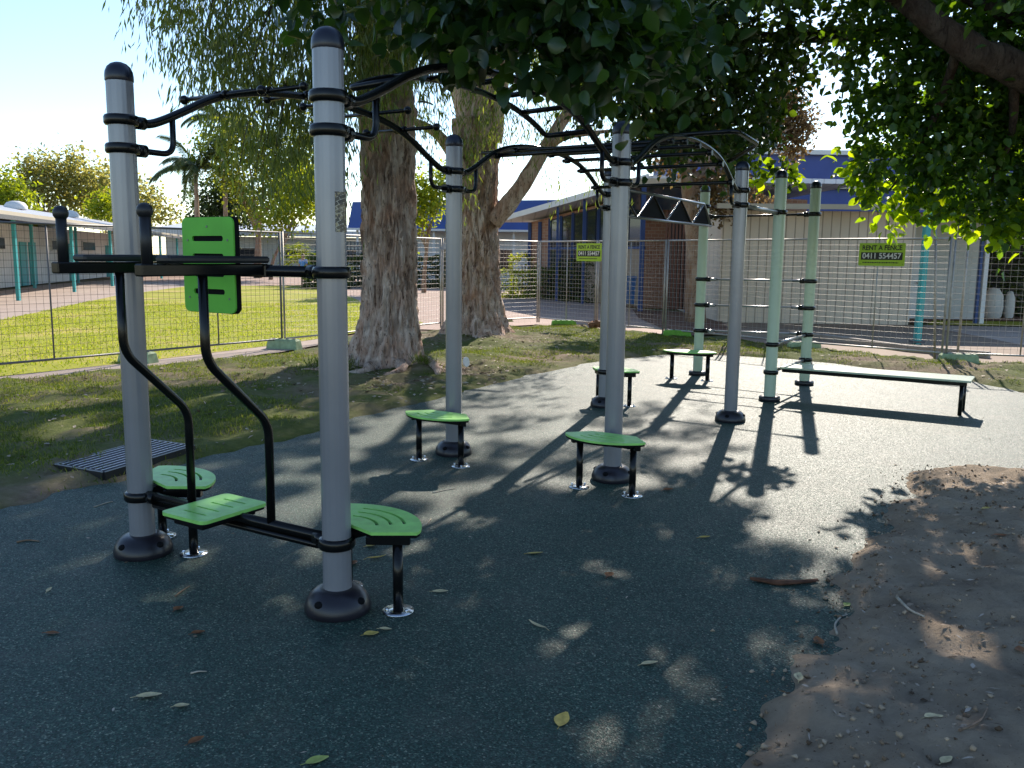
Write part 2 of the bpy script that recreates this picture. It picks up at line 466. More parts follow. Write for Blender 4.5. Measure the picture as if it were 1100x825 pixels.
class MB:
    def __init__(s):
        s.v, s.f, s.sm = [], [], []

    def add(s, vs, fs, smooth=False):
        o = len(s.v)
        s.v += [tuple(map(float, v)) for v in vs]
        s.f += [[i + o for i in f] for f in fs]
        s.sm += [smooth] * len(fs)
        return s

    def box(s, c, size, rz=0.0, bev=0.0, M=None):
        x, y, z = (d / 2 for d in size)
        if bev <= 0:
            vs = [(-x, -y, -z), (x, -y, -z), (x, y, -z), (-x, y, -z), (-x, -y, z), (x, -y, z), (x, y, z), (-x, y, z)]
            fs = [(0, 3, 2, 1), (4, 5, 6, 7), (0, 1, 5, 4), (1, 2, 6, 5), (2, 3, 7, 6), (3, 0, 4, 7)]
        else:
            b = min(bev, x * 0.9, y * 0.9, z * 0.9)
            ring = lambda i, zz: [(-x + i, -y + i, zz), (x - i, -y + i, zz), (x - i, y - i, zz), (-x + i, y - i, zz)]

            def oct_(i, zz):
                a, c_ = x - i, y - i
                return [(-a + b, -c_, zz), (a - b, -c_, zz), (a, -c_ + b, zz), (a, c_ - b, zz), (a - b, c_, zz), (-a + b, c_, zz), (-a, c_ - b, zz), (-a, -c_ + b, zz)]
            vs = oct_(b * .6, -z) + oct_(0, -z + b) + oct_(0, z - b) + oct_(b * .6, z)
            fs = [tuple(range(7, -1, -1)), tuple(range(24, 32))]
            for k in range(3):
                for i in range(8):
                    j = (i + 1) % 8
                    fs.append((k * 8 + i, k * 8 + j, k * 8 + 8 + j, k * 8 + 8 + i))
        if M is None:
            M = Matrix.Rotation(rz, 3, 'Z')
        vs = [M @ Vector(v) + Vector(c) for v in vs]
        return s.add(vs, fs)

    def beam(s, a, b, w, h, z_up=(0, 0, 1), bev=0.0):
        a, b = Vector(a), Vector(b)
        d = (b - a)
        L = d.length
        d.normalize()
        zu = Vector(z_up)
        if abs(d.dot(zu)) > 0.98:
            zu = Vector((1, 0, 0))
        y = zu.cross(d).normalized()
        z = d.cross(y).normalized()
        M = Matrix((d, y, z)).transposed()
        return s.box((a + b) / 2, (L, w, h), bev=bev, M=M)

    def tube(s, pts, r, n=12, caps=True, radii=None, wob=None):
        pts = [Vector(p) for p in pts]
        m = len(pts)
        tans = []
        for i in range(m):
            a, b = pts[max(0, i - 1)], pts[min(m - 1, i + 1)]
            tans.append((b - a).normalized())
        t0 = tans[0]
        ref = Vector((0, 0, 1)) if abs(t0.z) < 0.9 else Vector((1, 0, 0))
        nrm = (ref - t0 * ref.dot(t0)).normalized()
        vs, fs = [], []
        for i in range(m):
            t = tans[i]
            nrm = (nrm - t * nrm.dot(t)).normalized()
            bi = t.cross(nrm)
            rr = radii[i] if radii is not None else r
            for k in range(n):
                a = 2 * math.pi * k / n
                q = rr * (wob(i, k, pts[i], a) if wob else 1)
                vs.append(pts[i] + (nrm * math.cos(a) + bi * math.sin(a)) * q)
        for i in range(m - 1):
            for k in range(n):
                j = (k + 1) % n
                fs.append((i * n + k, i * n + j, (i + 1) * n + j, (i + 1) * n + k))
        s.add(vs, fs, True)
        if caps:
            o = len(s.v) - len(vs)
            s.f.append([o + k for k in range(n - 1, -1, -1)])
            s.f.append([o + (m - 1) * n + k for k in range(n)])
            s.sm += [False, False]
        return s

    def lathe(s, prof, c, n=24, smooth=True):
        vs, fs = [], []
        for (r, z) in prof:
            for k in range(n):
                a = 2 * math.pi * k / n
                vs.append((c[0] + r * math.cos(a), c[1] + r * math.sin(a), c[2] + z))
        for i in range(len(prof) - 1):
            for k in range(n):
                j = (k + 1) % n
                fs.append((i * n + k, i * n + j, (i + 1) * n + j, (i + 1) * n + k))
        return s.add(vs, fs, smooth)

    def ball(s, c, r, n=14, sc=(1, 1, 1)):
        vs, fs = [], []
        m = n // 2
        for i in range(m + 1):
            th = math.pi * i / m
            for k in range(n):
                a = 2 * math.pi * k / n
                vs.append((c[0] + r * sc[0] * math.sin(th) * math.cos(a), c[1] + r * sc[1] * math.sin(th) * math.sin(a), c[2] + r * sc[2] * math.cos(th)))
        for i in range(m):
            for k in range(n):
                j = (k + 1) % n
                fs.append((i * n + k, (i + 1) * n + k, (i + 1) * n + j, i * n + j))
        return s.add(vs, fs, True)

    def plate(s, outline, holes, z0, z1, xf=None):
        """flat plate with through slots; outline CCW list of (x, y)"""
        loops = [[Vector((x, y, 0)) for x, y in outline]] + [[Vector((x, y, 0)) for x, y in h] for h in holes]
        tri = tessellate_polygon(loops)
        flat = [p for l in loops for p in l]
        n = len(flat)
        vs = [(p.x, p.y, z1) for p in flat] + [(p.x, p.y, z0) for p in flat]
        fs = []
        for t in tri:
            a, b, c = (flat[i] for i in t)
            ccw = (b - a).cross(c - a).z > 0
            t = list(t) if ccw else list(reversed(t))
            fs.append(t)
            fs.append([i + n for i in reversed(t)])
        o = 0
        for li, l in enumerate(loops):
            m = len(l)
            ar = sum(l[i].x * l[(i + 1) % m].y - l[(i + 1) % m].x * l[i].y for i in range(m))
            for i in range(m):
                a, b = o + i, o + (i + 1) % m
                q = [b, a, a + n, b + n]
                if (ar > 0) != (li == 0):
                    q.reverse()
                fs.append(q)
            o += m
        if xf:
            vs = [xf(*v) for v in vs]
        return s.add(vs, fs)

    def build(s, name, mat, parent=None):
        me = bpy.data.meshes.new(name)
        off = np.array(LOC.get(parent.name, (0, 0, 0))) if parent is not None else np.zeros(3)
        me.from_pydata([tuple(np.array(v) - off) for v in s.v], [], s.f)
        me.polygons.foreach_set('use_smooth', s.sm)
        me.materials.append(MAT[mat] if isinstance(mat, str) else mat)
        me.update()
        o = bpy.data.objects.new(name, me)
        col.objects.link(o)
        if parent is not None:
            o.parent = parent
        return o


LOC = {}          # things whose parts are given in world coordinates: name -> location


def tag(o, label=None, cat=None, group=None, kind=None):
    if label:
        o['label'] = label
    if cat:
        o['category'] = cat
    if group:
        o['group'] = group
    if kind:
        o['kind'] = kind
    return o


def thing(name, loc, label, cat, group=None, rz=0.0, world_parts=True):
    o = bpy.data.objects.new(name, None)
    o.empty_display_size = 0.2
    col.objects.link(o)
    o.location = loc
    o.rotation_euler = (0, 0, rz)
    tag(o, label, cat, group)
    if world_parts:
        LOC[o.name] = tuple(loc)
    return o


def copy_tree(o, parent=None):
    c = o.copy()
    col.objects.link(c)
    if parent is not None:
        c.parent = parent
    for ch in [x for x in bpy.data.objects if x.parent == o]:
        copy_tree(ch, c)
    return c


def raw_mesh(name, verts, faces_flat, nper, mat, parent=None, smooth=False):
    """fast mesh from numpy; all faces have nper corners"""
    me = bpy.data.meshes.new(name)
    nv, nf = len(verts), len(faces_flat) // nper
    me.vertices.add(nv)
    me.vertices.foreach_set('co', np.ascontiguousarray(verts, np.float32).ravel())
    me.loops.add(nf * nper)
    me.loops.foreach_set('vertex_index', np.ascontiguousarray(faces_flat, np.int32).ravel())
    me.polygons.add(nf)
    me.polygons.foreach_set('loop_start', np.arange(nf, dtype=np.int32) * nper)
    if smooth:
        me.polygons.foreach_set('use_smooth', np.ones(nf, bool))
    me.update(calc_edges=True)
    me.validate()
    me.materials.append(MAT[mat])
    o = bpy.data.objects.new(name, me)
    col.objects.link(o)
    if parent is not None:
        o.parent = parent
    return o


def sheet(name, poly, z, mat, kind='structure'):
    m = MB()
    pts = [Vector((p[0], p[1], 0)) for p in poly]
    tri = tessellate_polygon([pts])
    fs = []
    for t in tri:
        a, b, c = (pts[i] for i in t)
        fs.append(list(t) if (b - a).cross(c - a).z > 0 else list(reversed(t)))
    m.add([(p.x, p.y, z) for p in pts], fs)
    return tag(m.build(name, mat), kind=kind)


def inpoly(x, y, poly):
    x, y = np.asarray(x, float), np.asarray(y, float)
    r = np.zeros(x.shape, bool)
    n = len(poly)
    for i in range(n):
        x0, y0 = poly[i][0], poly[i][1]
        x1, y1 = poly[(i + 1) % n][0], poly[(i + 1) % n][1]
        c = ((y0 > y) != (y1 > y)) & (x < (x1 - x0) * (y - y0) / (y1 - y0 + 1e-12) + x0)
        r ^= c
    return r


def dist_line(x, y, poly, closed=True):
    x, y = np.asarray(x, float), np.asarray(y, float)
    d = np.full(x.shape, 1e9)
    n = len(poly)
    for i in range(n if closed else n - 1):
        x0, y0 = poly[i][0], poly[i][1]
        x1, y1 = poly[(i + 1) % n][0], poly[(i + 1) % n][1]
        dx, dy = x1 - x0, y1 - y0
        t = np.clip(((x - x0) * dx + (y - y0) * dy) / (dx * dx + dy * dy + 1e-12), 0, 1)
        d = np.minimum(d, np.hypot(x - x0 - t * dx, y - y0 - t * dy))
    return d


_ph = rng.uniform(0, 6.28, (4, 24))
_dr = rng.uniform(0, 6.28, (4, 24))


def wavy(x, y, wl, ch=0):
    """smooth random field in about -1..1 with typical wavelength wl"""
    s = 0
    for k in range(24):
        f = 6.283 / (wl * (0.45 + 1.4 * (k / 23.0)))
        s = s + np.sin(f * (x * math.cos(_dr[ch][k]) + y * math.sin(_dr[ch][k])) + _ph[ch][k])
    return s / math.sqrt(12)


# ------------------------------------------------------------------ ground
UV = np.array([0.527, 0.850, 0.0])        # along the frame, away from the camera
VV = np.array([0.850, -0.527, 0.0])       # across the frame, to the right

P0 = {'A': (-2.071, 4.725), 'B': (-0.82, 3.962), 'C': (-0.495, 7.309), 'D': (0.775, 6.493), 'E': (1.055, 9.80),
      'F': (2.294, 8.988), 'G': (3.101, 10.346), 'H': (3.978, 11.731), 'I': (2.713, 12.631)}
P0 = {k: np.array([*v, 0.0]) for k, v in P0.items()}

g = MB()
g.add([(-400, -60, -0.05), (400, -60, -0.05), (400, 700, -0.05), (-400, 700, -0.05)], [(0, 1, 2, 3)])
tag(g.build('ground', 'ground'), kind='structure')

rub_px = [(0, 546), (70, 528), (135, 515), (204, 495), (280, 478), (345, 464), (375, 450), (420, 440), (459, 431), (513, 417),
          (568, 403), (637, 389), (714, 381), (780, 382), (850, 386), (900, 391), (1040, 409), (1100, 422), (1180, 440)]
rub = [tuple(G(*p)[:2]) for p in rub_px]
rub_edge = []
for i in range(len(rub) - 1):
    for k in range(6):
        t = k / 6
        x = rub[i][0] * (1 - t) + rub[i + 1][0] * t
        y = rub[i][1] * (1 - t) + rub[i + 1][1] * t
        rub_edge.append((x + 0.03 * float(wavy(x, y, 0.5)), y + 0.03 * float(wavy(x, y, 0.5, 1))))
rub_poly = rub_edge + [rub[-1], (9.0, 6.0), (5.0, 0.5), (0.0, -1.5), (-5.0, 0.3), (-5.0, 3.0)]
m = MB()
pts = [Vector((x, y, 0)) for x, y in rub_poly]
tri = tessellate_polygon([pts])
nn = len(pts)
m.add([(p.x, p.y, 0.0) for p in pts] + [(p.x, p.y, -0.06) for p in pts],
      [list(t) if (pts[t[1]] - pts[t[0]]).cross(pts[t[2]] - pts[t[0]]).z > 0 else list(reversed(t)) for t in tri]
      + [[i, (i + 1) % nn, nn + (i + 1) % nn, nn + i] for i in range(nn)])
tag(m.build('rubber_surfacing', 'rubber'), kind='structure')

# grass and soil verge: one uneven sheet between the rubber and the fences
fence_left = [(-9.0, 9.0), (-7.4, 11.3), (-5.8, 13.6), (-4.2, 15.9), (-2.95, 18.05), (-1.65, 20.2), (0.65, 22.3)]
fence_right = [(0.65, 22.3), (1.98, 20.68), (3.32, 19.05), (4.45, 17.72), (5.57, 16.4), (7.35, 14.75), (9.6, 14.15), (12.0, 13.5)]
TREE1, TREE2 = np.array([-1.88, 12.75]), np.array([-0.68, 17.95])
nx, ny = 190, 200
xs, ys = np.linspace(-9.5, 12, nx), np.linspace(2.5, 23.0, ny)
X, Y = np.meshgrid(xs, ys)
ins = inpoly(X, Y, rub_poly)
d = dist_line(X, Y, rub_poly)
path_left = [tuple(G(*p)[:2]) for p in ((-60, 421), (0, 413), (150, 396), (300, 377), (352, 368))]
Z = np.where(ins, -0.05 - 0.0 * d, np.minimum(0.05, d * 0.25) - 0.012)
Z += np.where(ins, 0, 0.018 * wavy(X, Y, 0.9) + 0.008 * wavy(X, Y, 0.3, 1)) * np.minimum(1, d * 3)
for T, hh, ww in ((TREE1, 0.08, 1.2), (TREE2, 0.10, 1.6)):
    Z += np.where(ins, 0, hh * np.exp(-((X - T[0]) ** 2 + (Y - T[1]) ** 2) / ww ** 2))
fl = dist_line(X, Y, fence_left, False)
left_side = inpoly(X, Y, fence_left + [(-30, 40), (-30, 0)])
Z = np.where((fl < 0.95) | left_side, np.minimum(Z, -0.06), Z)
Z = np.where(inpoly(X, Y, fence_right + [(30, 30), (0, 40)]), -0.07, Z)
V = np.stack([X, Y, Z], -1).reshape(-1, 3)
ii = np.arange(nx * ny).reshape(ny, nx)
Fq = np.stack([ii[:-1, :-1], ii[:-1, 1:], ii[1:, 1:], ii[1:, :-1]], -1).reshape(-1)
tag(raw_mesh("grass_verge", V, Fq, 4, 'verge', None, True), kind='structure')


def verge_z(x, y):
    fx = np.clip((x - xs[0]) / (xs[1] - xs[0]), 0, nx - 1.001)
    fy = np.clip((y - ys[0]) / (ys[1] - ys[0]), 0, ny - 1.001)
    i, j = fx.astype(int), fy.astype(int)
    a, b = fx - i, fy - j
    return Z[j, i] * (1 - a) * (1 - b) + Z[j, i + 1] * a * (1 - b) + Z[j + 1, i] * (1 - a) * b + Z[j + 1, i + 1] * a * b


# sheets beyond
sheet('path', [tuple(G(*p)[:2]) for p in ((-120, 430), (0, 413), (150, 396), (300, 377), (360, 366))]
      + [tuple(G(*p)[:2]) for p in ((362, 359), (300, 368), (150, 386), (0, 402), (-120, 418))][0:5], -0.022, 'path')
lawn_poly = [tuple(G(*p)[:2]) for p in ((-150, 421), (0, 403), (150, 387), (300, 369), (362, 360), (420, 350), (455, 346), (440, 341), (400, 338), (385, 322), (355, 309), (330, 306), (200, 307), (120, 318), (0, 343), (-150, 372))]
sheet('lawn', lawn_poly, -0.018, 'lawn')
sheet('pavement', [(-4.2, 20.6), (-1.75, 20.2), (0.6, 22.1), (2.0, 20.5), (3.6, 18.9), (5.0, 23.4), (3.6, 33), (1.0, 40), (0, 52), (-12, 64), (-34, 66), (-22, 52), (-13.4, 43), (-10.5, 39), (-6.6, 32.5), (-5.2, 25)], -0.026, 'paver')
sheet('walkway', [tuple(G(*p)[:2]) for p in ((-150, 373), (0, 344), (120, 319), (200, 308), (215, 299), (120, 300), (40, 306), (0, 312), (-150, 335))], -0.030, 'path')
sheet('shed_apron', [(5.2, 17.2), (7.6, 15.0), (9.3, 14.4), (10.6, 17.0), (10.9, 20.5), (11, 23.6), (5.6, 23.8), (4.8, 20.0)], -0.034, 'apron')
sheet('side_path', [(9.3, 14.4), (14, 13.4), (30, 18), (30, 22), (11, 23.6), (10.9, 20.5), (10.6, 17.0)], -0.034, 'path')
sheet('mulch_bed', [(3.7, 19.2), (5.1, 20.0), (5.7, 23.7), (6.9, 26.5), (4.9, 28.3), (4.0, 29.2), (3.6, 25.0)], -0.016, 'mulch')
sheet('side_lawn', [(11.3, 23.7), (30, 22.1), (30, 25.5), (12.2, 25.3)], -0.020, 'lawn')
sheet('far_mulch', [(11.0, 23.7), (12.3, 25.4), (30, 25.6), (30, 28), (11, 27)], -0.014, 'mulch')
k = MB()
for a, b in zip([(4.9, 19.75), (6.77, 18.95), (7.6, 16.6)], [(6.77, 18.95), (7.6, 16.6), (8.6, 15.6)]):
    k.beam((*a, 0.02), (*b, 0.02), 0.14, 0.13, bev=0.015)
tag(k.build('kerb', 'kerb'), kind='structure')

# sand bank on the right
sand_px = [(1230, 505), (1100, 507), (1040, 500), (1000, 502), (980, 512), (974, 530), (955, 558), (936, 580), (918, 603), (900, 622), (904, 650), (898, 677), (873, 704), (850, 735), (828, 785), (812, 830), (790, 900)]
sand = [tuple(G(*p)[:2]) for p in sand_px] + [(0.6, 1.0), (9, 1.0), (9, 7.2)]
nx2, ny2 = 260, 220
X2, Y2 = np.meshgrid(np.linspace(0.2, 9.0, nx2) ** 1.0, np.linspace(1.0, 7.4, ny2))
d2 = dist_line(X2, Y2, sand) * np.where(inpoly(X2, Y2, sand), 1, -1)
d2 = d2 + 0.04 * wavy(X2, Y2, 0.7) + 0.012 * wavy(X2, Y2, 0.2, 2)
Z2 = np.where(d2 > 0, 0.085 * (1 - np.exp(-np.maximum(d2, 0) / 0.22)) + 0.014 * np.minimum(d2 * 4, 1) * wavy(X2, Y2, 0.6, 1) + 0.006 * np.minimum(d2 * 6, 1) * wavy(X2, Y2, 0.17, 3), d2 * 0.5) + 0.004
Z2 = np.maximum(Z2, -0.04)
V2 = np.stack([X2, Y2, Z2], -1).reshape(-1, 3)
ii = np.arange(nx2 * ny2).reshape(ny2, nx2)
F2 = np.stack([ii[:-1, :-1], ii[:-1, 1:], ii[1:, 1:], ii[1:, :-1]], -1).reshape(-1)
tag(raw_mesh('sand_bank', V2, F2, 4, 'sand', None, True), kind='structure')
sand_x, sand_y = X2[0], Y2[:, 0]


def ground_z(x, y):
    i = int(np.clip(np.searchsorted(sand_x, x), 0, nx2 - 1))
    j = int(np.clip(np.searchsorted(sand_y, y), 0, ny2 - 1))
    zs = Z2[j, i] if (sand_x[0] < x < sand_x[-1] and sand_y[0] < y < sand_y[-1]) else -1
    zr = 0.0 if bool(inpoly(np.array([x]), np.array([y]), rub_poly)[0]) else -1
    zv = float(verge_z(np.array([x]), np.array([y]))[0])
    return max(zs, zr, zv)

# ------------------------------------------------------------------ the exercise frame
FR = thing('outdoor_gym', (0.6, 7.4, 0.0), 'tall outdoor exercise frame of nine round posts joined by black overhead bars', 'exercise frame')
PR = 0.0675
TOP = 2.589
Z1, Z2c = 2.365, 2.22


def clamp_mb(p, z, dirs, r_bar=0.024):
    m = MB()
    r0 = PR + 0.001
    m.lathe([(r0, z - 0.027), (r0 + 0.013, z - 0.025), (r0 + 0.019, z - 0.015), (r0 + 0.019, z + 0.015), (r0 + 0.013, z + 0.025), (r0, z + 0.027)], (p[0], p[1], 0), 28)
    for d in dirs:
        a = np.array([p[0], p[1], z]) + d * (PR + 0.006)
        b = np.array([p[0], p[1], z]) + d * (PR + 0.068)
        m.tube([a, b], r_bar + 0.010, 14)
        side = np.array([-d[1], d[0], 0])
        for sgn in (-1, 1):
            q = (a + b) / 2 + side * sgn * (r_bar + 0.012)
            m.tube([q - side * 0.006, q + side * 0.006], 0.009, 8)
    return m


def make_post(key, mat, top, decal=False, clamps=()):
    p = P0[key]
    m = MB()
    prof = [(0, 0.0), (PR, 0.0), (PR, top), (0, top)]
    n = 72
    vs, fs = [], []
    for zz in (0.0, top):
        for k in range(n):
            a = 2 * math.pi * k / n
            r = PR + (0.0007 if k % 4 == 0 else (-0.0006 if k % 4 == 2 else 0.0))
            vs.append((p[0] + r * math.cos(a), p[1] + r * math.sin(a), zz))
    for k in range(n):
        fs.append((k, (k + 1) % n, n + (k + 1) % n, n + k))
    m.add(vs, fs, True)
    o = m.build('post', mat, FR)
    if mat == 'post_green':
        o['label'] = 'pale green post'
    c = MB()
    c.lathe([(PR + 0.002, top - 0.028), (PR + 0.004, top - 0.024), (PR + 0.004, top), (PR + 0.001, top + 0.022), (PR * 0.86, top + 0.045), (PR * 0.6, top + 0.061), (PR * 0.3, top + 0.069), (0.0005, top + 0.071)], (p[0], p[1], 0), 28)
    c.build('cap', 'cap', o).location = -Vector(LOC[FR.name])
    b = MB()
    if mat == 'post_green':
        b.lathe([(0.118, 0.0), (0.125, 0.008), (0.125, 0.045), (0.117, 0.055), (PR + 0.001, 0.058)], (p[0], p[1], 0), 32)
    else:
        b.lathe([(0.153, 0.0), (0.158, 0.010), (0.157, 0.030), (0.149, 0.058), (0.134, 0.083), (0.113, 0.102), (0.092, 0.113), (0.076, 0.116), (PR + 0.0008, 0.116)], (p[0], p[1], 0), 40)
    bo = b.build('base_cover', 'base_cover', o)
    bo.location = -Vector(LOC[FR.name])
    if mat != 'post_green':
        for k in range(4):
            a = R(-28) + k * math.pi / 2
            h = MB()
            h.ball((p[0] + 0.130 * math.cos(a), p[1] + 0.130 * math.sin(a), 0.068), 0.030, 12, (0.85, 0.85, 0.62))
            h.build('bolt_hole', 'matt_black', o).location = -Vector(LOC[FR.name])
    for (z, dirs) in clamps:
        q = clamp_mb(p, z, dirs).build('clamp', 'black_steel', o)
        q.location = -Vector(LOC[FR.name])
    if decal:
        dm = MB()
        vs, fs = [], []
        n = 10
        for zz in (1.78, 1.955):
            for k in range(n + 1):
                a = R(-62) + R(92) * k / n
                vs.append((p[0] + (PR + 0.0022) * math.cos(a), p[1] + (PR + 0.0022) * math.sin(a), zz))
        for k in range(n):
            fs.append((k, k + 1, n + 2 + k, n + 1 + k))
        dm.add(vs, fs, True)
        dm.build('instruction_label', 'decal', o).location = -Vector(LOC[FR.name])
    return o


u, v = UV, VV
make_post('A', 'post_grey', TOP, clamps=[(Z1, [u]), (Z2c, [u]), (0.335, [v]), (1.6, [v])])
make_post('B', 'post_grey', TOP, True, clamps=[(Z1, [u]), (Z2c, [u]), (0.335, [-v]), (1.6, [-v])])
make_post('C', 'post_grey', TOP, clamps=[(Z1, [u, -u]), (Z2c, [u, -u])])
make_post('D', 'post_grey', TOP, clamps=[(Z1, [u, -u]), (Z2c, [u, -u])])
make_post('E', 'post_grey', TOP, clamps=[(Z1, [-u]), (Z2c, [-u, u]), (0.40, [])])
make_post('F', 'post_grey', TOP, clamps=[(Z1, [-u]), (Z2c, [-u, u])])
make_post('G', 'post_green', 2.642, clamps=[(2.225, [-u]), (0.68, [u]), (0.345, [u])])
gh = (P0['H'] - P0['G']) / np.linalg.norm(P0['H'] - P0['G'])
hi = (P0['I'] - P0['H']) / np.linalg.norm(P0['I'] - P0['H'])
make_post('H', 'post_green', 2.642, clamps=[(2.28, [hi]), (1.40, [hi]), (1.04, [hi]), (0.685, [hi, -gh]), (0.345, [-gh])])
make_post('I', 'post_green', 2.642, clamps=[(2.415, [-u]), (2.27, [-hi]), (1.39, [-hi]), (1.02, [-hi]), (0.65, [-hi])])


def fpart(m, name, mat, label=None):
    o = m.build(name, mat, FR)
    if label:
        o['label'] = label
    return o


ARCH = [(0.028, 2.365), (0.055, 2.368), (0.085, 2.40), (0.13, 2.465), (0.19, 2.555), (0.26, 2.625), (0.36, 2.675), (0.5, 2.70)]
ARCH = ARCH + [(1 - s, z) for s, z in reversed(ARCH[:-1])]
AS, AZ = [a for a, _ in ARCH], [b for _, b in ARCH]


def catmull(pts, n=5):
    pts = [np.array(p, float) for p in pts]
    P = [2 * pts[0] - pts[1]] + pts + [2 * pts[-1] - pts[-2]]
    out = []
    for i in range(1, len(P) - 2):
        for k in range(n):
            t = k / n
            a, b, c, d = P[i - 1:i + 3]
            out.append(0.5 * ((2 * b) + (-a + c) * t + (2 * a - 5 * b + 4 * c - d) * t * t + (-a + 3 * b - 3 * c + d) * t ** 3))
    out.append(P[-2])
    return out


def arch_z(s):
    return float(np.interp(s, AS, AZ))


def arch_pt(p, q, s):
    x = p + (q - p) * s
    return np.array([x[0], x[1], arch_z(s)])


def rail(p, q):
    m = MB()
    m.tube(catmull([np.array([*(p + (q - p) * s)[:2], z]) for s, z in ARCH]), 0.0235, 14)
    return fpart(m, 'overhead_rail', 'black_steel')


for a, b in (('A', 'C'), ('B', 'D'), ('C', 'E'), ('D', 'F')):
    rail(P0[a], P0[b])


def grab(p, d):
    s = 0.315 / 3.0
    q = np.array([p[0], p[1], 0])
    m = MB()
    m.tube(fillet([q + d * 0.075 + [0, 0, Z2c], q + d * 0.315 + [0, 0, Z2c], q + d * 0.315 + [0, 0, arch_z(s)]], 0.075, 7), 0.0165, 12)
    fpart(m, 'grab_handle', 'black_steel')


for kx, ds in dict(A=[u], B=[u], C=[u, -u], D=[u, -u], E=[-u], F=[-u]).items():
    for dd in ds:
        grab(P0[kx], dd)

# first bay: pegs across the far rail, short ladder on the near rail
for s in (0.22, 0.33, 0.44, 0.55, 0.66, 0.77):
    c = arch_pt(P0['A'], P0['C'], s) + np.array([0, 0, 0.012])
    m = MB()
    m.tube([c - v * 0.335, c + v * 0.335], 0.0135, 10)
    for sg in (-1, 1):
        m.ball(c + v * 0.335 * sg, 0.028, 14)
        m.tube([c + v * 0.02 * sg, c + v * 0.05 * sg], 0.026, 12)
    fpart(m, 'cross_peg', 'black_steel')
inner = []
for s in (0.17, 0.22, 0.28, 0.36, 0.5, 0.64, 0.72, 0.78, 0.83):
    q = arch_pt(P0['B'], P0['D'], s) - v * 0.34
    q[2] -= 0.012
    inner.append(q)
m = MB()
path = catmull(inner)
end0 = arch_pt(P0['B'], P0['D'], 0.17)
end1 = arch_pt(P0['B'], P0['D'], 0.83)
m.tube(fillet([end0, path[0]] + path[3:-3:2] + [path[-1], end1], 0.07, 5), 0.0185, 12)
fpart(m, 'ladder_rail', 'black_steel')
for s in (0.28, 0.39, 0.5, 0.61, 0.72):
    q = arch_pt(P0['B'], P0['D'], s)
    m = MB()
    m.tube([q - v * 0.34 - [0, 0, 0.01], q], 0.0165, 10)
    fpart(m, 'rung', 'black_steel')

# second bay: full-width rungs and an outer rail on the near side
for s in (0.22, 0.33, 0.44, 0.55, 0.66, 0.77, 0.88):
    a = arch_pt(P0['C'], P0['E'], s) - [0, 0, 0.03]
    b = arch_pt(P0['D'], P0['F'], s) - [0, 0, 0.03]
    m = MB()
    m.tube([a - v * {22: 0.12, 33: 0.38}.get(int(round(s * 100)), 0.05), b + v * 0.02], 0.0175, 10)
    for q in (a, b):
        m.tube([q - v * 0.022, q + v * 0.022], 0.027, 12)
    fpart(m, 'rung', 'black_steel')
q0 = arch_pt(P0['D'], P0['F'], 0.46)
m = MB()
m.tube(fillet([q0 - v * 0.3 + [0, 0, 0.035], q0 + v * 0.42 + [0, 0, 0.035], q0 + v * 0.42 + u * 0.62 + [0, 0, 0.0], q0 + u * 0.95 + v * 0.05 - [0, 0, 0.10]], 0.08, 5), 0.02, 12)
fpart(m, 'ladder_rail', 'black_steel')

# triangular truss between the far posts
tE, tI = P0['E'] + v * 0.11 + u * 0.05, P0['I'] + v * 0.11 - u * 0.02
dT = (tI - tE)
LT = np.linalg.norm(dT)
dT = dT / LT
zt, zb = 2.43, 2.14
tp = lambda s, z: np.array([tE[0] + dT[0] * s, tE[1] + dT[1] * s, z])
m = MB()
m.tube([tp(0, zt), tp(LT - 0.34, zt), tp(LT + 0.02, zb)], 0.017, 10)
fpart(m, 'truss_rail', 'bar_steel')
m = MB()
m.tube([tp(0.0, zb), tp(LT + 0.02, zb)], 0.017, 10)
fpart(m, 'truss_rail', 'bar_steel')
N = 3
step = (LT - 0.34) / N
for k in range(N):
    s0 = k * step
    m = MB()
    m.tube([tp(s0, zt), tp(s0 + step * 0.5, zb), tp(s0 + step, zt)], 0.014, 8)
    fpart(m, 'truss_brace', 'black_steel')
for k in range(N):
    s0 = 0.5 * step + k * step
    m = MB()
    tri3 = [(s0 + 0.05, zb + 0.022), (s0 + step - 0.05 if k < N - 1 else LT - 0.06, zb + 0.022), (s0 + step * 0.5 if k < N - 1 else LT - 0.32, zt - 0.03)]
    vs = []
    for off in (0.004, 0.016):
        for s, z in tri3:
            q = tp(s, z) - v * off
            vs.append(q)
    m.add(vs, [(0, 1, 2), (5, 4, 3), (0, 3, 4, 1), (1, 4, 5, 2), (2, 5, 3, 0)])
    fpart(m, 'truss_infill', 'matt_black')

# wall-bar rungs, low bars and link bars of the green posts
for zI, zH in ((1.39, 1.40), (1.02, 1.04), (0.65, 0.685), (2.27, 2.28)):
    a, b = P0['I'] - hi * 0.07, P0['H'] + hi * 0.07
    m = MB()
    m.tube([[a[0], a[1], zI], [b[0], b[1], zH]], 0.0145, 10)
    for q, dd, z in ((a, -hi, zI), (b, hi, zH)):
        m.tube([np.array([q[0], q[1], z]), np.array([q[0], q[1], z]) + dd * 0.16], 0.021, 10)
    fpart(m, 'rung', 'bar_steel' if zI < 2 else 'black_steel')
for z in (0.68, 0.345):
    a, b = P0['G'] + gh * 0.07, P0['H'] - gh * 0.07
    m = MB()
    m.tube([[a[0], a[1], z], [b[0], b[1], z]], 0.018, 10)
    fpart(m, 'low_bar', 'bar_steel')
a, b = P0['F'] + u * 0.07, P0['G'] - u * 0.07
m = MB()
m.tube([[a[0], a[1], Z2c], [b[0], b[1], 2.225]], 0.022, 12)
fpart(m, 'link_bar', 'bar_steel')
a, b = P0['E'], P0['I']
m = MB()
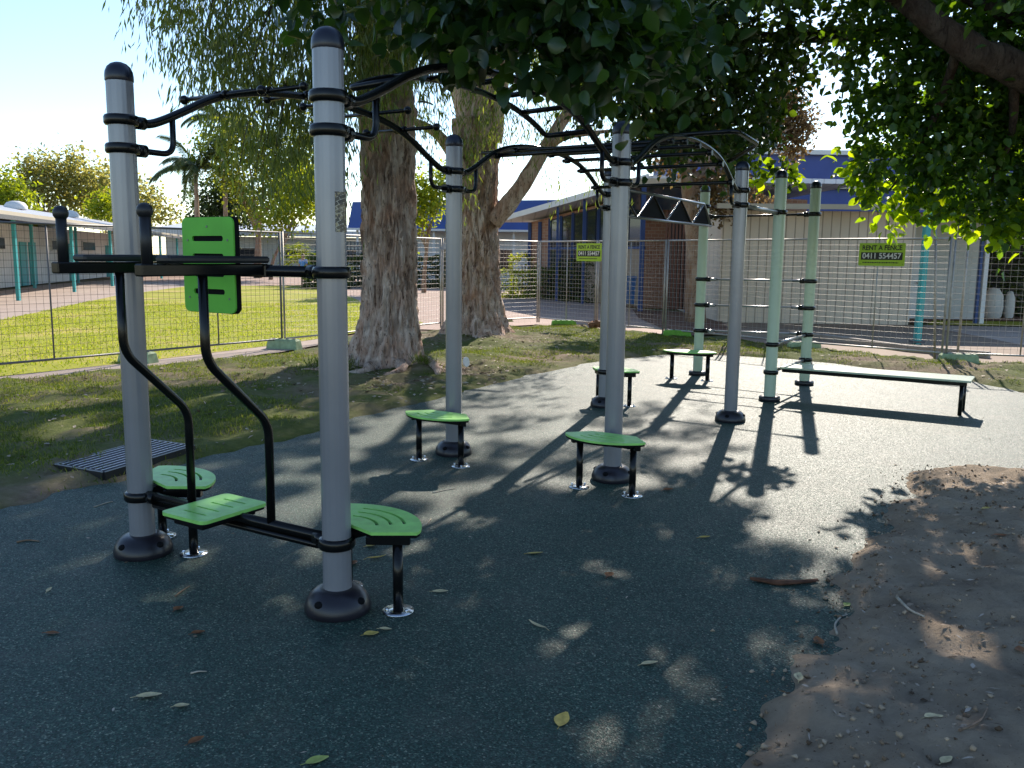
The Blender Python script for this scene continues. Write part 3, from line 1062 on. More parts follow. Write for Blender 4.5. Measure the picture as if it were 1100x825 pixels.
m.tube([[a[0], a[1], Z2c], tE + [0, 0, Z2c]], 0.018, 8)
fpart(m, 'link_bar', 'black_steel')

# captain's chair between the two nearest posts
A, B = P0['A'], P0['B']
MID = (A + B) / 2
m = MB()
m.tube([A + v * 0.07 + [0, 0, 1.6], B - v * 0.07 + [0, 0, 1.6]], 0.026, 12)
m.beam(MID - v * 0.34 + [0, 0, 1.6], MID + v * 0.34 + [0, 0, 1.6], 0.06, 0.06, bev=0.006)
fpart(m, 'cross_bar', 'black_steel')
for sg in (-1, 1):
    c = MID + v * 0.30 * sg
    m = MB()
    m.beam(c + u * 0.01 + [0, 0, 1.607], c - u * 0.675 + [0, 0, 1.607], 0.055, 0.052, bev=0.006)
    o = fpart(m, 'arm_bar', 'black_steel')
    m = MB()
    m.beam(c + u * 0.0 + [0, 0, 1.652], c - u * 0.56 + [0, 0, 1.652], 0.10, 0.032, bev=0.010)
    m.build('arm_pad', 'black_plastic', o).location = -Vector(LOC[FR.name])
    h = MB()
    h0 = c - u * 0.63
    h.tube([h0 + [0, 0, 1.625], h0 + [0, 0, 1.83]], 0.023, 14)
    h.ball(h0 + [0, 0, 1.85], 0.034, 16)
    h.build('hand_grip', 'black_plastic', o).location = -Vector(LOC[FR.name])
    m = MB()
    c0 = c - u * 0.355
    m.tube(fillet([c0 + [0, 0, 1.59], c0 + [0, 0, 1.20], c + u * 0.0 + [0, 0, 0.86], c + u * 0.0 + [0, 0, 0.34]], 0.075, 7), 0.0215, 16)
    fpart(m, 'bent_upright', 'black_steel')
m = MB()
m.tube([A + v * 0.07 + [0, 0, 0.345], B - v * 0.07 + [0, 0, 0.345]], 0.026, 12)
m.tube([A + v * 0.12 + [0, 0, 0.298], B - v * 0.12 + [0, 0, 0.298]], 0.018, 10)
fpart(m, 'low_cross_bar', 'black_steel')


def rrect(w, h, r, n=5):
    out = []
    for cx, cy, a0 in ((w / 2 - r, h / 2 - r, 0), (-w / 2 + r, h / 2 - r, 90), (-w / 2 + r, -h / 2 + r, 180), (w / 2 - r, -h / 2 + r, 270)):
        for k in range(n + 1):
            a = R(a0 + 90 * k / n)
            out.append((cx + r * math.cos(a), cy + r * math.sin(a)))
    return out


def slot(cx, cy, L, w):
    return [(cx + x, cy + y) for x, y in rrect(L, w, w * 0.48, 4)]


# backrest: green plate over a black backing plate, slots cut through
bc = MID - u * 0.055 + np.array([0, 0, 1.622])


def bx(off):
    return lambda x, y, z: bc + v * x + np.array([0, 0, y]) - u * (z + off)


holes = [slot(0, yy, 0.225, 0.026) for yy in (0.128, 0.043, -0.043, -0.128)]
m = MB()
m.plate(rrect(0.375, 0.465, 0.035), [], -0.012, 0.014, bx(0))
bk = fpart(m, 'backrest', 'matt_black')
m = MB()
m.plate(rrect(0.37, 0.46, 0.033), holes, 0.0145, 0.024, bx(0))
m.build('face_plate', 'green_board', bk).location = -Vector(LOC[FR.name])
m = MB()
for x, y in ((0.145, 0.12), (-0.145, 0.12), (0.145, -0.16), (-0.145, -0.16), (0, 0.185)):
    q = bx(0)(x, y, 0.0235)
    m.tube([q, q - u * 0.003], 0.006, 10)
m.build('screw', 'screw_steel', bk).location = -Vector(LOC[FR.name])

# step plate on the low cross bar
sc_ = A + u * -0.03 + v * 0.66
sx = lambda x, y, z: sc_ + v * x + u * y + np.array([0, 0, z])
m = MB()
m.plate(rrect(0.315, 0.405, 0.03), [], 0.352, 0.366, sx)
m.beam(sx(0, -0.17, 0.336), sx(0, 0.17, 0.336), 0.22, 0.030, bev=0.004)
pl = fpart(m, 'step_plate', 'matt_black')
m = MB()
m.plate(rrect(0.33, 0.42, 0.035), [slot(0, yy, 0.17, 0.014) for yy in (-0.125, -0.045, 0.045, 0.125)], 0.3665, 0.384, sx)
m.build('green_tread', 'green_step', pl).location = -Vector(LOC[FR.name])


# ------------------------------------------------------------------ fan-shaped steps
def fan(R_, inner_a=0.0, grow=0.0):
    off = 0.08 + grow
    al = R(42)
    a0 = 0.075 - grow
    b0 = a0 * math.tan(al) + off / math.cos(al)
    Rr = R_ + grow
    d = (math.cos(al), math.sin(al))
    nrm = (-math.sin(al), math.cos(al))
    t = math.sqrt(Rr * Rr - off * off)
    tip = (d[0] * t + nrm[0] * off, d[1] * t + nrm[1] * off)
    ta = math.atan2(tip[1], tip[0])
    pts = [(a0, -b0)]
    n = 22
    arc = [(Rr * math.cos(-ta + 2 * ta * k / n), Rr * math.sin(-ta + 2 * ta * k / n)) for k in range(n + 1)]
    # soften the two tips
    arc[0] = (arc[0][0] * 0.965 + pts[0][0] * 0.035, arc[0][1] * 0.965 + pts[0][1] * 0.035)
    arc[-1] = (arc[-1][0] * 0.965 + a0 * 0.035, arc[-1][1] * 0.965 + b0 * 0.035)
    return pts + arc + [(a0, b0)]


def arc_slot(r, w, a0, a1, n=12):
    o = [((r + w / 2) * math.cos(a0 + (a1 - a0) * k / n), (r + w / 2) * math.sin(a0 + (a1 - a0) * k / n)) for k in range(n + 1)]
    i = [((r - w / 2) * math.cos(a1 - (a1 - a0) * k / n), (r - w / 2) * math.sin(a1 - (a1 - a0) * k / n)) for k in range(n + 1)]
    return o + i


def make_step():
    t = thing('step_platform', (0, 0, 0), 'x', 'step', 'green fan-shaped steps beside the posts', 0, True)
    zt_ = 0.408
    m = MB()
    m.plate(fan(0.40), [arc_slot(r, 0.016, -R(33), R(33)) for r in (0.19, 0.255, 0.32)], zt_ - 0.015, zt_)
    m.build('tread', 'green_step', t)
    m = MB()
    m.plate(fan(0.40, 0, -0.004), [], zt_ - 0.029, zt_ - 0.0155)
    # support frame below the tread
    for sg in (-1, 1):
        a = (0.085, sg * 0.12, zt_ - 0.05)
        b = (0.235, sg * 0.262, zt_ - 0.05)
        m.beam(a, b, 0.045, 0.04, bev=0.004)
    m.beam((0.20, -0.21, zt_ - 0.05), (0.20, 0.21, zt_ - 0.05), 0.035, 0.036, bev=0.004)
    m.beam((0.06, 0, zt_ - 0.05), (0.182, 0, zt_ - 0.05), 0.06, 0.036, bev=0.004)
    m.build('support_frame', 'black_steel', t)
    for sg in (-1, 1):
        m = MB()
        m.tube([(0.198, sg * 0.212, 0.008), (0.198, sg * 0.212, zt_ - 0.07)], 0.0245, 16)
        lg = m.build('leg', 'black_steel', t)
        m = MB()
        m.lathe([(0.0005, 0.0), (0.075, 0.0), (0.075, 0.007), (0.0245, 0.008)], (0.198, sg * 0.212, 0), 24)
        for k in range(3):
            a = R(40 + 120 * k)
            m.tube([(0.198 + 0.055 * math.cos(a), sg * 0.212 + 0.055 * math.sin(a), 0.006), (0.198 + 0.055 * math.cos(a), sg * 0.212 + 0.055 * math.sin(a), 0.026)], 0.0085, 8)
        m.build('foot_plate', 'bright_steel', lg)
    return t


STEP = make_step()
az_u = math.atan2(UV[1], UV[0])
first = True
for key, ang, off, scl, lab in (
        ('B', az_u - R(14), 0.0, 1.0, 'green fan-shaped step at the foot of the nearest grey post'),
        ('A', az_u - R(14), 0.0, 1.0, 'green fan-shaped step partly hidden behind the post at far left'),
        ('C', az_u + math.pi, 0.15, 1.0, 'green fan-shaped step in front of the post before the second tree trunk'),
        ('D', az_u + math.pi, 0.15, 1.0, 'green fan-shaped step at the thick post in the middle of the frame'),
        ('E', az_u - R(6), 0.0, 1.0, 'green fan-shaped step half hidden behind the thick middle post'),
        ('I', az_u + math.pi + R(9), 0.36, 1.18, 'sunlit fan-shaped step before the left green post of the wall bars')):
    o = STEP if first else copy_tree(STEP)
    first = False
    p = P0[key]
    d = np.array([math.cos(ang), math.sin(ang), 0])
    o.location = p + d * off + (VV * 0.11 if key in 'CD' else VV * 0)
    o.rotation_euler = (0, 0, ang)
    if scl != 1.0:
        o.scale = (scl, scl, 1.0)
    o['label'] = lab

# ------------------------------------------------------------------ sit-up bench
BN = thing('exercise_bench', (*(P0['G'] + u * 0.45 + v * 1.1)[:2], 0.0), 'long pale green sit-up bench running out from the two green posts at right', 'bench')
bp = lambda a, b, z: P0['G'] + u * a + v * b + np.array([0, 0, z])
m = MB()
m.beam(bp(0.42, 0.06, 0.385), bp(0.42, 2.12, 0.385), 0.50, 0.022, bev=0.006)
m.build('board', 'bench_board', BN)
m = MB()
for a in (0.21, 0.63):
    m.beam(bp(a, 0.08, 0.352), bp(a, 2.08, 0.352), 0.045, 0.040, bev=0.004)
m.beam(bp(0.235, 2.03, 0.350), bp(0.605, 2.03, 0.350), 0.04, 0.034, bev=0.004)
m.build('frame', 'black_steel', BN)
for a in (0.235, 0.605):
    m = MB()
    m.tube([bp(a, 2.03, 0.0), bp(a, 2.03, 0.335)], 0.022, 14)
    m.build('leg', 'black_steel', BN)
# ------------------------------------------------------------------ drain grate
gp = [G(60, 508), G(112, 517), G(200, 487), G(160, 480)]
DG = thing('drain_grate', (*np.mean(gp, 0)[:2], 0.0), 'dark slatted rectangular grate lying at the rubber edge beside the far-left post', 'grate')
ga, gb = gp[0], gp[3]
e1 = (gb - ga)
e2 = (gp[1] - gp[0])
m = MB()
for t0, t1 in (((0, 0), (1, 0)), ((0, 1), (1, 1)), ((0, 0), (0, 1)), ((1, 0), (1, 1))):
    a = ga + e1 * t0[0] + e2 * t0[1] + [0, 0, 0.035]
    b = ga + e1 * t1[0] + e2 * t1[1] + [0, 0, 0.035]
    m.beam(a, b, 0.03, 0.07)
m.build('frame', 'black_plastic', DG)
MAT['slat_grey'] = simple('slat_grey', (0.16, 0.16, 0.21), 0.3, 0.3)
m = MB()
for k in range(8):
    t = (k + 0.85) / 8.7
    a = ga + e1 * 0.02 + e2 * t + [0, 0, 0.058]
    b = ga + e1 * 0.98 + e2 * t + [0, 0, 0.058]
    m.beam(a, b, 0.017, 0.03)
m.build('slats', 'slat_grey', DG)
m = MB()
c = ga + e1 * 0.5 + e2 * 0.5
m.add([ga + [0, 0, 0.040], gp[1] + [0, 0, 0.040], ga + e1 + e2 + [0, 0, 0.040], gb + [0, 0, 0.040]], [(0, 1, 2, 3)])
m.build('tray', 'dark', DG)

# ------------------------------------------------------------------ leaves
LIT = [tuple(G(*p)[:2]) for p in ((745, 392), (900, 394), (1100, 424), (1150, 440), (1150, 512), (1020, 516), (980, 556), (950, 588), (922, 614), (880, 604), (838, 577), (800, 562), (778, 548), (800, 515), (770, 500), (790, 462), (745, 430))]  # ground meant to be sunlit; crown leaves shading it are left out
DAP = [tuple(G(*p)[:2]) for p in ((340, 470), (430, 425), (560, 398), (745, 385), (745, 430), (790, 462), (770, 500), (800, 515), (778, 548), (700, 535), (600, 545), (520, 560), (400, 640), (240, 620), (200, 540))]
HOLES = [(815, 692, 26, 20), (725, 716, 24, 13), (640, 778, 26, 24), (600, 742, 26, 12), (690, 790, 22, 22), (720, 805, 14, 18), (860, 642, 14, 7), (790, 620, 20, 6), (755, 655, 16, 7),
         (900, 655, 14, 9), (900, 770, 22, 16), (1025, 722, 30, 20), (930, 655, 12, 5), (80, 690, 45, 7), (180, 640, 30, 8), (460, 622, 22, 8), (500, 655, 18, 5), (310, 640, 30, 8), (340, 590, 20, 6),
         (30, 425, 40, 6), (60, 462, 30, 5), (120, 430, 25, 5), (1000, 560, 16, 5), (1060, 620, 18, 6), (1010, 545, 10, 4), (920, 590, 14, 7), (960, 565, 18, 6), (1000, 640, 14, 5), (1075, 600, 10, 5), (950, 720, 14, 6)]
HOLES += [(1010, 700, 30, 14), (890, 775, 24, 16), (855, 735, 16, 12), (865, 700, 14, 8), (920, 600, 16, 10), (935, 650, 14, 7), (975, 535, 30, 12), (560, 470, 30, 8), (420, 520, 26, 7), (250, 560, 24, 7), (150, 655, 30, 8), (520, 730, 18, 8), (340, 690, 24, 7), (60, 740, 30, 8)]
HOLES = [(G(x, y)[:2], (G(x + w, y)[0] - G(x - w, y)[0]) / 2 * 1.0, (G(x, y - h)[1] - G(x, y + h)[1]) / 2 * 1.2) for x, y, w, h in HOLES]
KX, KY = SUN[0] / SUN[2], SUN[1] / SUN[2]


def keep_mask(p, scale=1.0):
    """leaves to keep: crowns are shaped by dropping leaves that would shade chosen sun patches"""
    sx_, sy_ = p[:, 0] - p[:, 2] * KX, p[:, 1] - p[:, 2] * KY
    near = (sy_ < 16) & (sx_ > -9) & (sx_ < 10)
    jx = 0.16 * wavy(sx_, sy_, 0.8, 0)
    jy = 0.30 * wavy(sx_, sy_, 0.8, 1)
    lit = inpoly(sx_ + jx, sy_ + jy, LIT)
    dap = inpoly(sx_ + jx, sy_ + jy, DAP)
    w = wavy(sx_ * 1.5, sy_ * 0.75, 0.75, 2)
    keep = np.ones(len(p), bool)
    keep &= ~(dap & (w > 0.12))
    left = (sx_ < -1.0) & (sy_ > 7.5) & near
    keep &= ~(left & (wavy(sx_ * 1.2, sy_ * 0.7, 1.0, 3) > 0.30))
    fore = near & (sy_ < 7.2) & ~lit & ~dap
    keep &= ~(fore & (wavy(sx_ * 1.7, sy_ * 0.85, 0.50, 3) > 0.90))
    keep &= ~lit
    fine = wavy(sx_ * 1.6, sy_ * 0.8, 0.28, 1)
    for c, a, b in HOLES:
        q = ((sx_ - c[0] + jx * 0.35) / a) ** 2 + ((sy_ - c[1] + jy * 0.35) / b) ** 2
        keep &= ~((q < 1.25) & (fine < 0.8))
    return keep


def rot_frames(dirs, nrm_hint):
    d = dirs / (np.linalg.norm(dirs, axis=1, keepdims=True) + 1e-9)
    n = nrm_hint - d * np.sum(nrm_hint * d, 1, keepdims=True)
    n /= (np.linalg.norm(n, axis=1, keepdims=True) + 1e-9)
    return d, np.cross(n, d), n


def leaf_mesh(name, pos, dirs, nh, L, W, mat, parent=None, broad=True, off=(0, 0, 0)):
    d, s, n = rot_frames(dirs, nh)
    L = L[:, None]
    W = W[:, None]
    p = pos - np.array(off)
    N = len(p)
    if broad == 'full':
        T = [0.0, 0.10, 0.28, 0.50, 0.72, 0.89, 1.0]
        Wd = [0.02, 0.26, 0.47, 0.52, 0.40, 0.20, 0.01]
        vs = []
        for t_, w_ in zip(T, Wd):
            for s_ in (-1, 0, 1):
                vs.append(p + d * L * (t_ - 0.05 * abs(s_) * (1 if t_ < 0.3 else 0)) + s * W * w_ * s_ + n * (W * 0.16 * abs(s_) * w_ * 2 - L * 0.22 * t_ * t_))
        vs = np.stack(vs, 1).reshape(-1, 3)
        q = []
        for i in range(6):
            for k_ in range(2):
                q += [i * 3 + k_, i * 3 + k_ + 1, i * 3 + k_ + 4, i * 3 + k_ + 3]
        fs = (np.arange(N)[:, None] * 21 + np.array(q)[None]).reshape(-1)
        return raw_mesh(name, vs, fs, 4, mat, parent, True)
    if broad:
        fold = 0.22
        vs = np.stack([p,
                       p + d * L * 0.32 + s * W * 0.5 + n * W * fold,
                       p + d * L * 0.72 + s * W * 0.38 + n * W * fold * 0.7 - n * L * 0.04,
                       p + d * L - n * L * 0.12,
                       p + d * L * 0.72 - s * W * 0.38 + n * W * fold * 0.7 - n * L * 0.04,
                       p + d * L * 0.32 - s * W * 0.5 + n * W * fold], 1).reshape(-1, 3)
        q = np.array([0, 1, 2, 3, 0, 3, 4, 5])
        fs = (np.arange(N)[:, None] * 6 + q[None]).reshape(-1)
        return raw_mesh(name, vs, fs, 4, mat, parent)
    vs = np.stack([p, p + d * L * 0.45 + s * W * 0.5, p + d * L - n * L * 0.1, p + d * L * 0.45 - s * W * 0.5], 1).reshape(-1, 3)
    fs = (np.arange(N)[:, None] * 4 + np.array([0, 1, 2, 3])[None]).reshape(-1)
    return raw_mesh(name, vs, fs, 4, mat, parent)


def blob_points(blobs, n, shell=0.55, sprays=7, spread=0.16):
    """sample leaf positions: sprays spread through ellipsoids given as (x, y, z, rx, ry, rz)"""
    b = np.array(blobs, float)
    vol = b[:, 3] * b[:, 4] * b[:, 5]
    ns = max(1, n // sprays)
    w = vol ** 0.75
    idx = rng.choice(len(b), ns, p=w / w.sum())
    dv = rng.normal(size=(ns, 3))
    dv /= np.linalg.norm(dv, axis=1, keepdims=True)
    rr = rng.uniform(0, 1, ns) ** (1 / 3.0)
    rr = np.where(rng.uniform(size=ns) < shell, 0.7 + 0.34 * rng.uniform(size=ns), rr)
    # uneven outline
    lump = 1 + 0.22 * np.sin(dv[:, 0] * 5 + idx) * np.sin(dv[:, 1] * 4 + idx * 2) + 0.18 * np.sin(dv[:, 2] * 7 + idx * 3)
    c = b[idx, :3] + dv * (rr * lump)[:, None] * b[idx, 3:6]
    out = np.repeat(c, sprays, 0)
    od = np.repeat(dv, sprays, 0)
    jit = rng.normal(size=out.shape) * spread
    return out + jit, od, jit


def ellip(lst):
    return [(*c[:3], *(c[3:] if len(c) == 6 else (c[3],) * 3)) for c in lst]


def broad_crown(name, blobs, n, size, mat, parent, filt=True, off=(0, 0, 0), spread=0.16, sprays=7, shape=True):
    p, od, jit = blob_points(ellip(blobs), n, 0.5, sprays, spread)
    if filt:
        kx_ = keep_mask(p)
        p, od, jit = p[kx_], od[kx_], jit[kx_]
    N = len(p)
    d = od * 0.5 + rng.normal(size=(N, 3)) * 0.7 + np.array([0, 0, -0.35])
    nh = np.array([0, 0, 1.0]) + rng.normal(size=(N, 3)) * 0.45
    L = size * rng.uniform(0.65, 1.25, N)
    return leaf_mesh(name, p, d, nh, L, L * rng.uniform(0.62, 0.9, N), mat, parent, shape, off)


def narrow_crown(name, blobs, n, L0, W0, mat, parent, filt=True, off=(0, 0, 0), droop=1.2, sprays=9, spread=0.2):
    p, od, jit = blob_points(ellip(blobs), n, 0.45, sprays, spread)
    p[:, 2] -= np.abs(rng.normal(size=len(p))) * 0.18 * droop
    if filt:
        kx_ = keep_mask(p)
        p, od = p[kx_], od[kx_]
    N = len(p)
    d = od * 0.25 + rng.normal(size=(N, 3)) * 0.42 + np.array([0, 0, -droop])
    nh = rng.normal(size=(N, 3))
    L = L0 * rng.uniform(0.6, 1.3, N)
    return leaf_mesh(name, p, d, nh, L, W0 * rng.uniform(0.7, 1.3, N), mat, parent, False, off)


def limb(m, pts, r0, r1, n=12, seed=0, rough=0.10):
    pts = catmull(pts, 6)
    k = len(pts)
    rad = [r0 + (r1 - r0) * i / (k - 1) for i in range(k)]
    ph = random.Random(seed)
    a1, a2 = ph.uniform(0, 6), ph.uniform(0, 6)
    m.tube(pts, r0, n, True, rad, lambda i, kk, p, a: 1 + rough * math.sin(3 * a + a1 + 0.7 * i) * math.sin(0.9 * i + a2) + rough * 0.5 * math.sin(7 * a + 1.3 * i))
    return m


def big_trunk(m, base, top, r_base, r_top, flare, h, seed, n=72, lean=(0, 0), rings=46, zoff=-0.05):
    """buttressed old trunk with ridged, flaking bark"""
    rr = np.random.default_rng(seed)
    ph = rr.uniform(0, 6.28, 12)
    vs, fs = [], []
    for i in range(rings):
        t = i / (rings - 1)
        z = zoff + (h - zoff) * t ** 1.35
        cx = base[0] + (top[0] - base[0]) * t + 0.05 * math.sin(3 * t + ph[0])
        cy = base[1] + (top[1] - base[1]) * t + 0.05 * math.sin(2.6 * t + ph[1])
        r = r_base + (r_top - r_base) * t
        fl_ = math.exp(-max(0, z) / 0.38)
        for k in range(n):
            a = 2 * math.pi * k / n
            root = 0.5 + 0.5 * math.sin(5 * a + ph[2]) * 0.6 + 0.4 * math.sin(3 * a + ph[3])
            q = r + flare * fl_ * (0.55 + 0.75 * max(0, root))
            q *= 1 + 0.035 * math.sin(4 * a + ph[4] + 0.6 * z) + 0.03 * math.sin(9 * a + ph[5] + 1.1 * z) + 0.022 * math.sin(17 * a + ph[6] + 2.0 * math.sin(z * 1.3)) + 0.015 * math.sin(29 * a + 3 * math.sin(z * 2.1 + ph[7])) + 0.012 * math.sin(11 * z + 5 * a + ph[8]) + rr.normal() * 0.008
            if n > 100:
                f_ = float(wavy(a * 5.5 + 0.5 * math.sin(z * 1.7), z * 1.1, 1.0, 0))
                g_ = float(wavy(a * 9.0, z * 1.6 + 0.4 * math.sin(a * 4), 0.7, 1))
                q += 0.030 * min(0.9, max(-1.2, abs(f_) * 1.6 - 0.9)) + 0.013 * g_
            vs.append((cx + q * math.cos(a), cy + q * math.sin(a), z))
    for i in range(rings - 1):
        for k in range(n):
            j = (k + 1) % n
            fs.append((i * n + k, i * n + j, (i + 1) * n + j, (i + 1) * n + k))
    return m.add(vs, fs, True)


# ------------------------------------------------------------------ paperbark trees
T1 = thing('paperbark_tree', (*TREE1, 0.0), 'thick flaky-barked paperbark tree nearest the rubber, behind the nearest grey post', 'tree', 'paperbark trees inside the fence')
m = MB()
big_trunk(m, TREE1 + [0.02, 0], TREE1 + [0.05, 0.1], 0.33, 0.36, 0.40, 4.6, 3, 150, rings=130)
b1 = np.array([TREE1[0] + 0.05, TREE1[1] + 0.1, 4.4])
limb(m, [b1, b1 + [-0.5, -0.2, 1.2], b1 + [-1.6, -0.6, 2.6], b1 + [-2.6, -0.6, 3.6]], 0.30, 0.07, 12, 1)
limb(m, [b1, b1 + [0.4, 0.3, 1.6], b1 + [1.0, 1.2, 3.4], b1 + [1.6, 2.0, 5.0]], 0.32, 0.06, 12, 2)
limb(m, [b1 + [0, 0, 0.2], b1 + [0.1, 0.9, 1.6], b1 + [-0.6, 2.0, 3.8]], 0.24, 0.05, 10, 3)
limb(m, [b1 + [-0.9, -0.35, 1.7], b1 + [-1.4, -0.9, 1.2], b1 + [-1.9, -1.4, 0.4]], 0.07, 0.02, 8, 4)
tr1 = m.build('trunk', 'paperbark', T1)
for a_, l_ in ((-2.7, 1.3), (-2.0, 1.0), (-1.3, 1.15), (-0.6, 1.3), (0.2, 0.9), (3.0, 1.1)):
    m = MB()
    pr = []
    for q_ in (0.30, 0.55, 0.8, 1.0):
        xx = TREE1[0] + l_ * q_ * math.cos(a_ + 0.25 * math.sin(5 * q_ + a_))
        yy = TREE1[1] + l_ * q_ * math.sin(a_ + 0.25 * math.sin(5 * q_ + a_))
        pr.append((xx, yy, float(verge_z(np.array([xx]), np.array([yy]))[0]) + 0.10 * (1 - q_) - 0.015))
    limb(m, pr, 0.11, 0.03, 10, int(a_ * 10), 0.2)
    m.build('root', 'paperbark', T1)
for k_, b_ in enumerate([(-3.25, 11.2, 3.75, .62), (-2.75, 11.6, 4.5, 1.05), (-4.0, 11.5, 4.85, .45), (-3.75, 11.2, 4.3, .5), (-2.55, 11.3, 3.3, .5), (-4.6, 11.9, 5.15, .28), (-3.0, 10.8, 3.0, .38), (-2.1, 11.0, 4.4, .8)]):
    m = MB()
    for j_ in range(9):
        a_ = 2.4 * j_ + k_
        r_ = b_[3] * (0.25 + 0.75 * (j_ % 4) / 3)
        t0 = np.array([b_[0] + 0.2, b_[1] + 0.2, b_[2] + b_[3] * 1.1 + 0.3])
        e0 = np.array([b_[0] + r_ * math.cos(a_), b_[1] + r_ * math.sin(a_), b_[2] - b_[3] * (0.5 + 0.5 * ((j_ * 7) % 5) / 4)])
        mid_ = (t0 + e0) / 2 + [0.35 * r_ * math.cos(a_), 0.35 * r_ * math.sin(a_), 0.15]
        limb(m, [t0, mid_, e0], 0.010, 0.0025, 5, j_)
    m.build('branchlets', 'bark_dark', T1)
bl1 = [(-3.4, 12, 7.3, 1.9), (-1, 12, 7.8, 2.2), (0.5, 13.5, 7.2, 2.0), (1.6, 15, 8.5, 2.3), (-2, 15, 9, 2.4), (-4.2, 14, 7.6, 1.8), (0.2, 11.2, 6.6, 1.3), (2.6, 13.5, 7.6, 1.6), (-2.6, 10.6, 6.2, 1.3),
       (3.4, 15.6, 8.4, 1.8), (0.6, 16.4, 9.6, 2.0), (-1.4, 10.2, 6.0, 1.0)]
low1 = [(-3.25, 11.2, 3.75, .62), (-2.75, 11.6, 4.5, 1.05), (-4.0, 11.5, 4.85, .45), (-3.75, 11.2, 4.3, .5), (-2.55, 11.3, 3.3, .5), (-4.6, 11.9, 5.15, .28), (-3.0, 10.8, 3.0, .38), (-2.1, 11.0, 4.4, .8), (-1.3, 11.2, 4.7, .8), (-5.0, 12.0, 5.2, .16)]
narrow_crown('crown', bl1, 90000, 0.17, 0.032, 'lf_paper', T1, True, (*TREE1, 0), 0.8)
narrow_crown('weeping_sprays', low1, 17500, 0.15, 0.024, 'lf_paper', T1, True, (*TREE1, 0), 1.6, 8, 0.15)

T2 = thing('paperbark_tree', (*TREE2, 0.0), 'farther, broader paperbark tree whose forked trunk stands beside the fence corner', 'tree', 'paperbark trees inside the fence')
m = MB()
big_trunk(m, TREE2 + [-0.06, 0], TREE2 + [-0.08, 0.1], 0.46, 0.41, 0.42, 4.4, 8, 150, rings=120)
b2 = np.array([TREE2[0], TREE2[1] + 0.1, 4.0])
limb(m, [np.array([-0.42, 17.85, 2.35]), np.array([0.1, 17.8, 3.0]), np.array([0.55, 17.8, 3.75]), np.array([1.1, 17.9, 4.6]), np.array([1.9, 18.2, 5.8]), np.array([2.6, 18.6, 7.6])], 0.19, 0.06, 14, 5)
limb(m, [b2, b2 + [-0.4, 0.2, 1.2], b2 + [-1.2, 0.6, 3.0], b2 + [-2.4, 0.4, 5.4]], 0.42, 0.08, 12, 6)
limb(m, [b2, b2 + [0.3, -0.2, 1.6], b2 + [0.7, -0.8, 4.0], b2 + [0.6, -1.2, 7.0]], 0.40, 0.08, 12, 7)
limb(m, [np.array([-1.0, 17.7, 3.3]), np.array([-1.5, 17.3, 4.0]), np.array([-2.2, 17.0, 4.3])], 0.15, 0.05, 10, 8)
limb(m, [np.array([0.55, 17.8, 3.75]), np.array([1.0, 17.5, 4.0]), np.array([1.9, 17.3, 4.1])], 0.10, 0.03, 8, 9)
m.build('trunk', 'paperbark', T2)
bl2 = [(-.5, 18, 9, 2.6), (2, 18, 8.4, 2.3), (3.6, 17, 9.4, 2.2), (-3, 18, 10, 2.4), (0.5, 20, 7.6, 2.2), (0, 16, 11, 2.4), (-1.8, 19.5, 7.6, 1.7), (2.2, 19.6, 6.2, 1.1), (4.8, 18.4, 9.8, 1.8), (3, 18.8, 8.4, 1.5), (4.6, 20, 8.7, 1.7), (6, 21, 9.0, 1.7), (2.6, 21, 9.2, 1.7), (5.6, 18.2, 9.0, 1.4)]
low2 = [(-0.9, 16.3, 3.7, .35), (-0.45, 16.6, 4.5, .6), (-1.7, 16.4, 4.4, .6), (0.9, 17.4, 3.3, .25), (1.7, 17.6, 3.5, .28), (0.35, 17.2, 4.3, .4), (2.2, 18.2, 4.5, .5), (-1.0, 15.9, 2.85, .25), (2.1, 17.9, 3.3, .22), (1.2, 18.4, 5.2, .8)]
narrow_crown('crown', bl2, 84000, 0.19, 0.036, 'lf_paper', T2, True, (*TREE2, 0), 0.8)
narrow_crown('weeping_sprays', low2, 4200, 0.15, 0.022, 'lf_paper', T2, False, (*TREE2, 0), 1.5, 8, 0.15)

# ------------------------------------------------------------------ near broad-leaved shade tree
SB = np.array([7.6, 8.4, 0.0])
T3 = thing('shade_tree', tuple(SB), 'dark broad-leaved shade tree hanging over the frame from the right', 'tree')
m = MB()
big_trunk(m, SB[:2], SB[:2] + [-0.1, 0.1], 0.34, 0.28, 0.2, 2.2, 21, 40, rings=24)
c0 = SB + [-0.1, 0.1, 2.0]
limb(m, [c0, c0 + [-1.0, -0.2, 0.6], at(1100, 78, 8.1), at(1040, 52, 8.0), at(968, -4, 8.1), at(900, -70, 8.4), np.array([1.2, 9.2, 5.4])], 0.20, 0.05, 12, 31)
limb(m, [c0 + [-0.6, 0, 0.5], at(1150, 40, 8.6), at(1080, 12, 8.8), at(1030, -10, 9.0), at(960, -60, 9.5)], 0.13, 0.05, 10, 32)
limb(m, [c0, c0 + [-0.5, 0.9, 1.2], at(1060, -20, 10.2), at(960, 30, 10.6), at(820, 40, 10.8), at(700, 30, 10.6)], 0.18, 0.035, 10, 33)
limb(m, [c0, c0 + [-0.2, -0.2, 1.6], c0 + [-1.2, 0.4, 3.4], c0 + [-2.6, 1.2, 4.8]], 0.22, 0.05, 10, 34)
limb(m, [at(968, -4, 8.1), at(850, -30, 7.0), at(740, -30, 6.0), at(640, -20, 5.0), at(540, 5, 4.7)], 0.07, 0.012, 8, 35)
limb(m, [at(1030, 48, 8.0), at(1010, 110, 8.6), at(985, 165, 9.0), at(955, 205, 9.2)], 0.05, 0.010, 8, 36)
limb(m, [at(1090, 85, 8.1), at(1085, 150, 8.6), at(1060, 205, 9.0)], 0.05, 0.010, 8, 37)
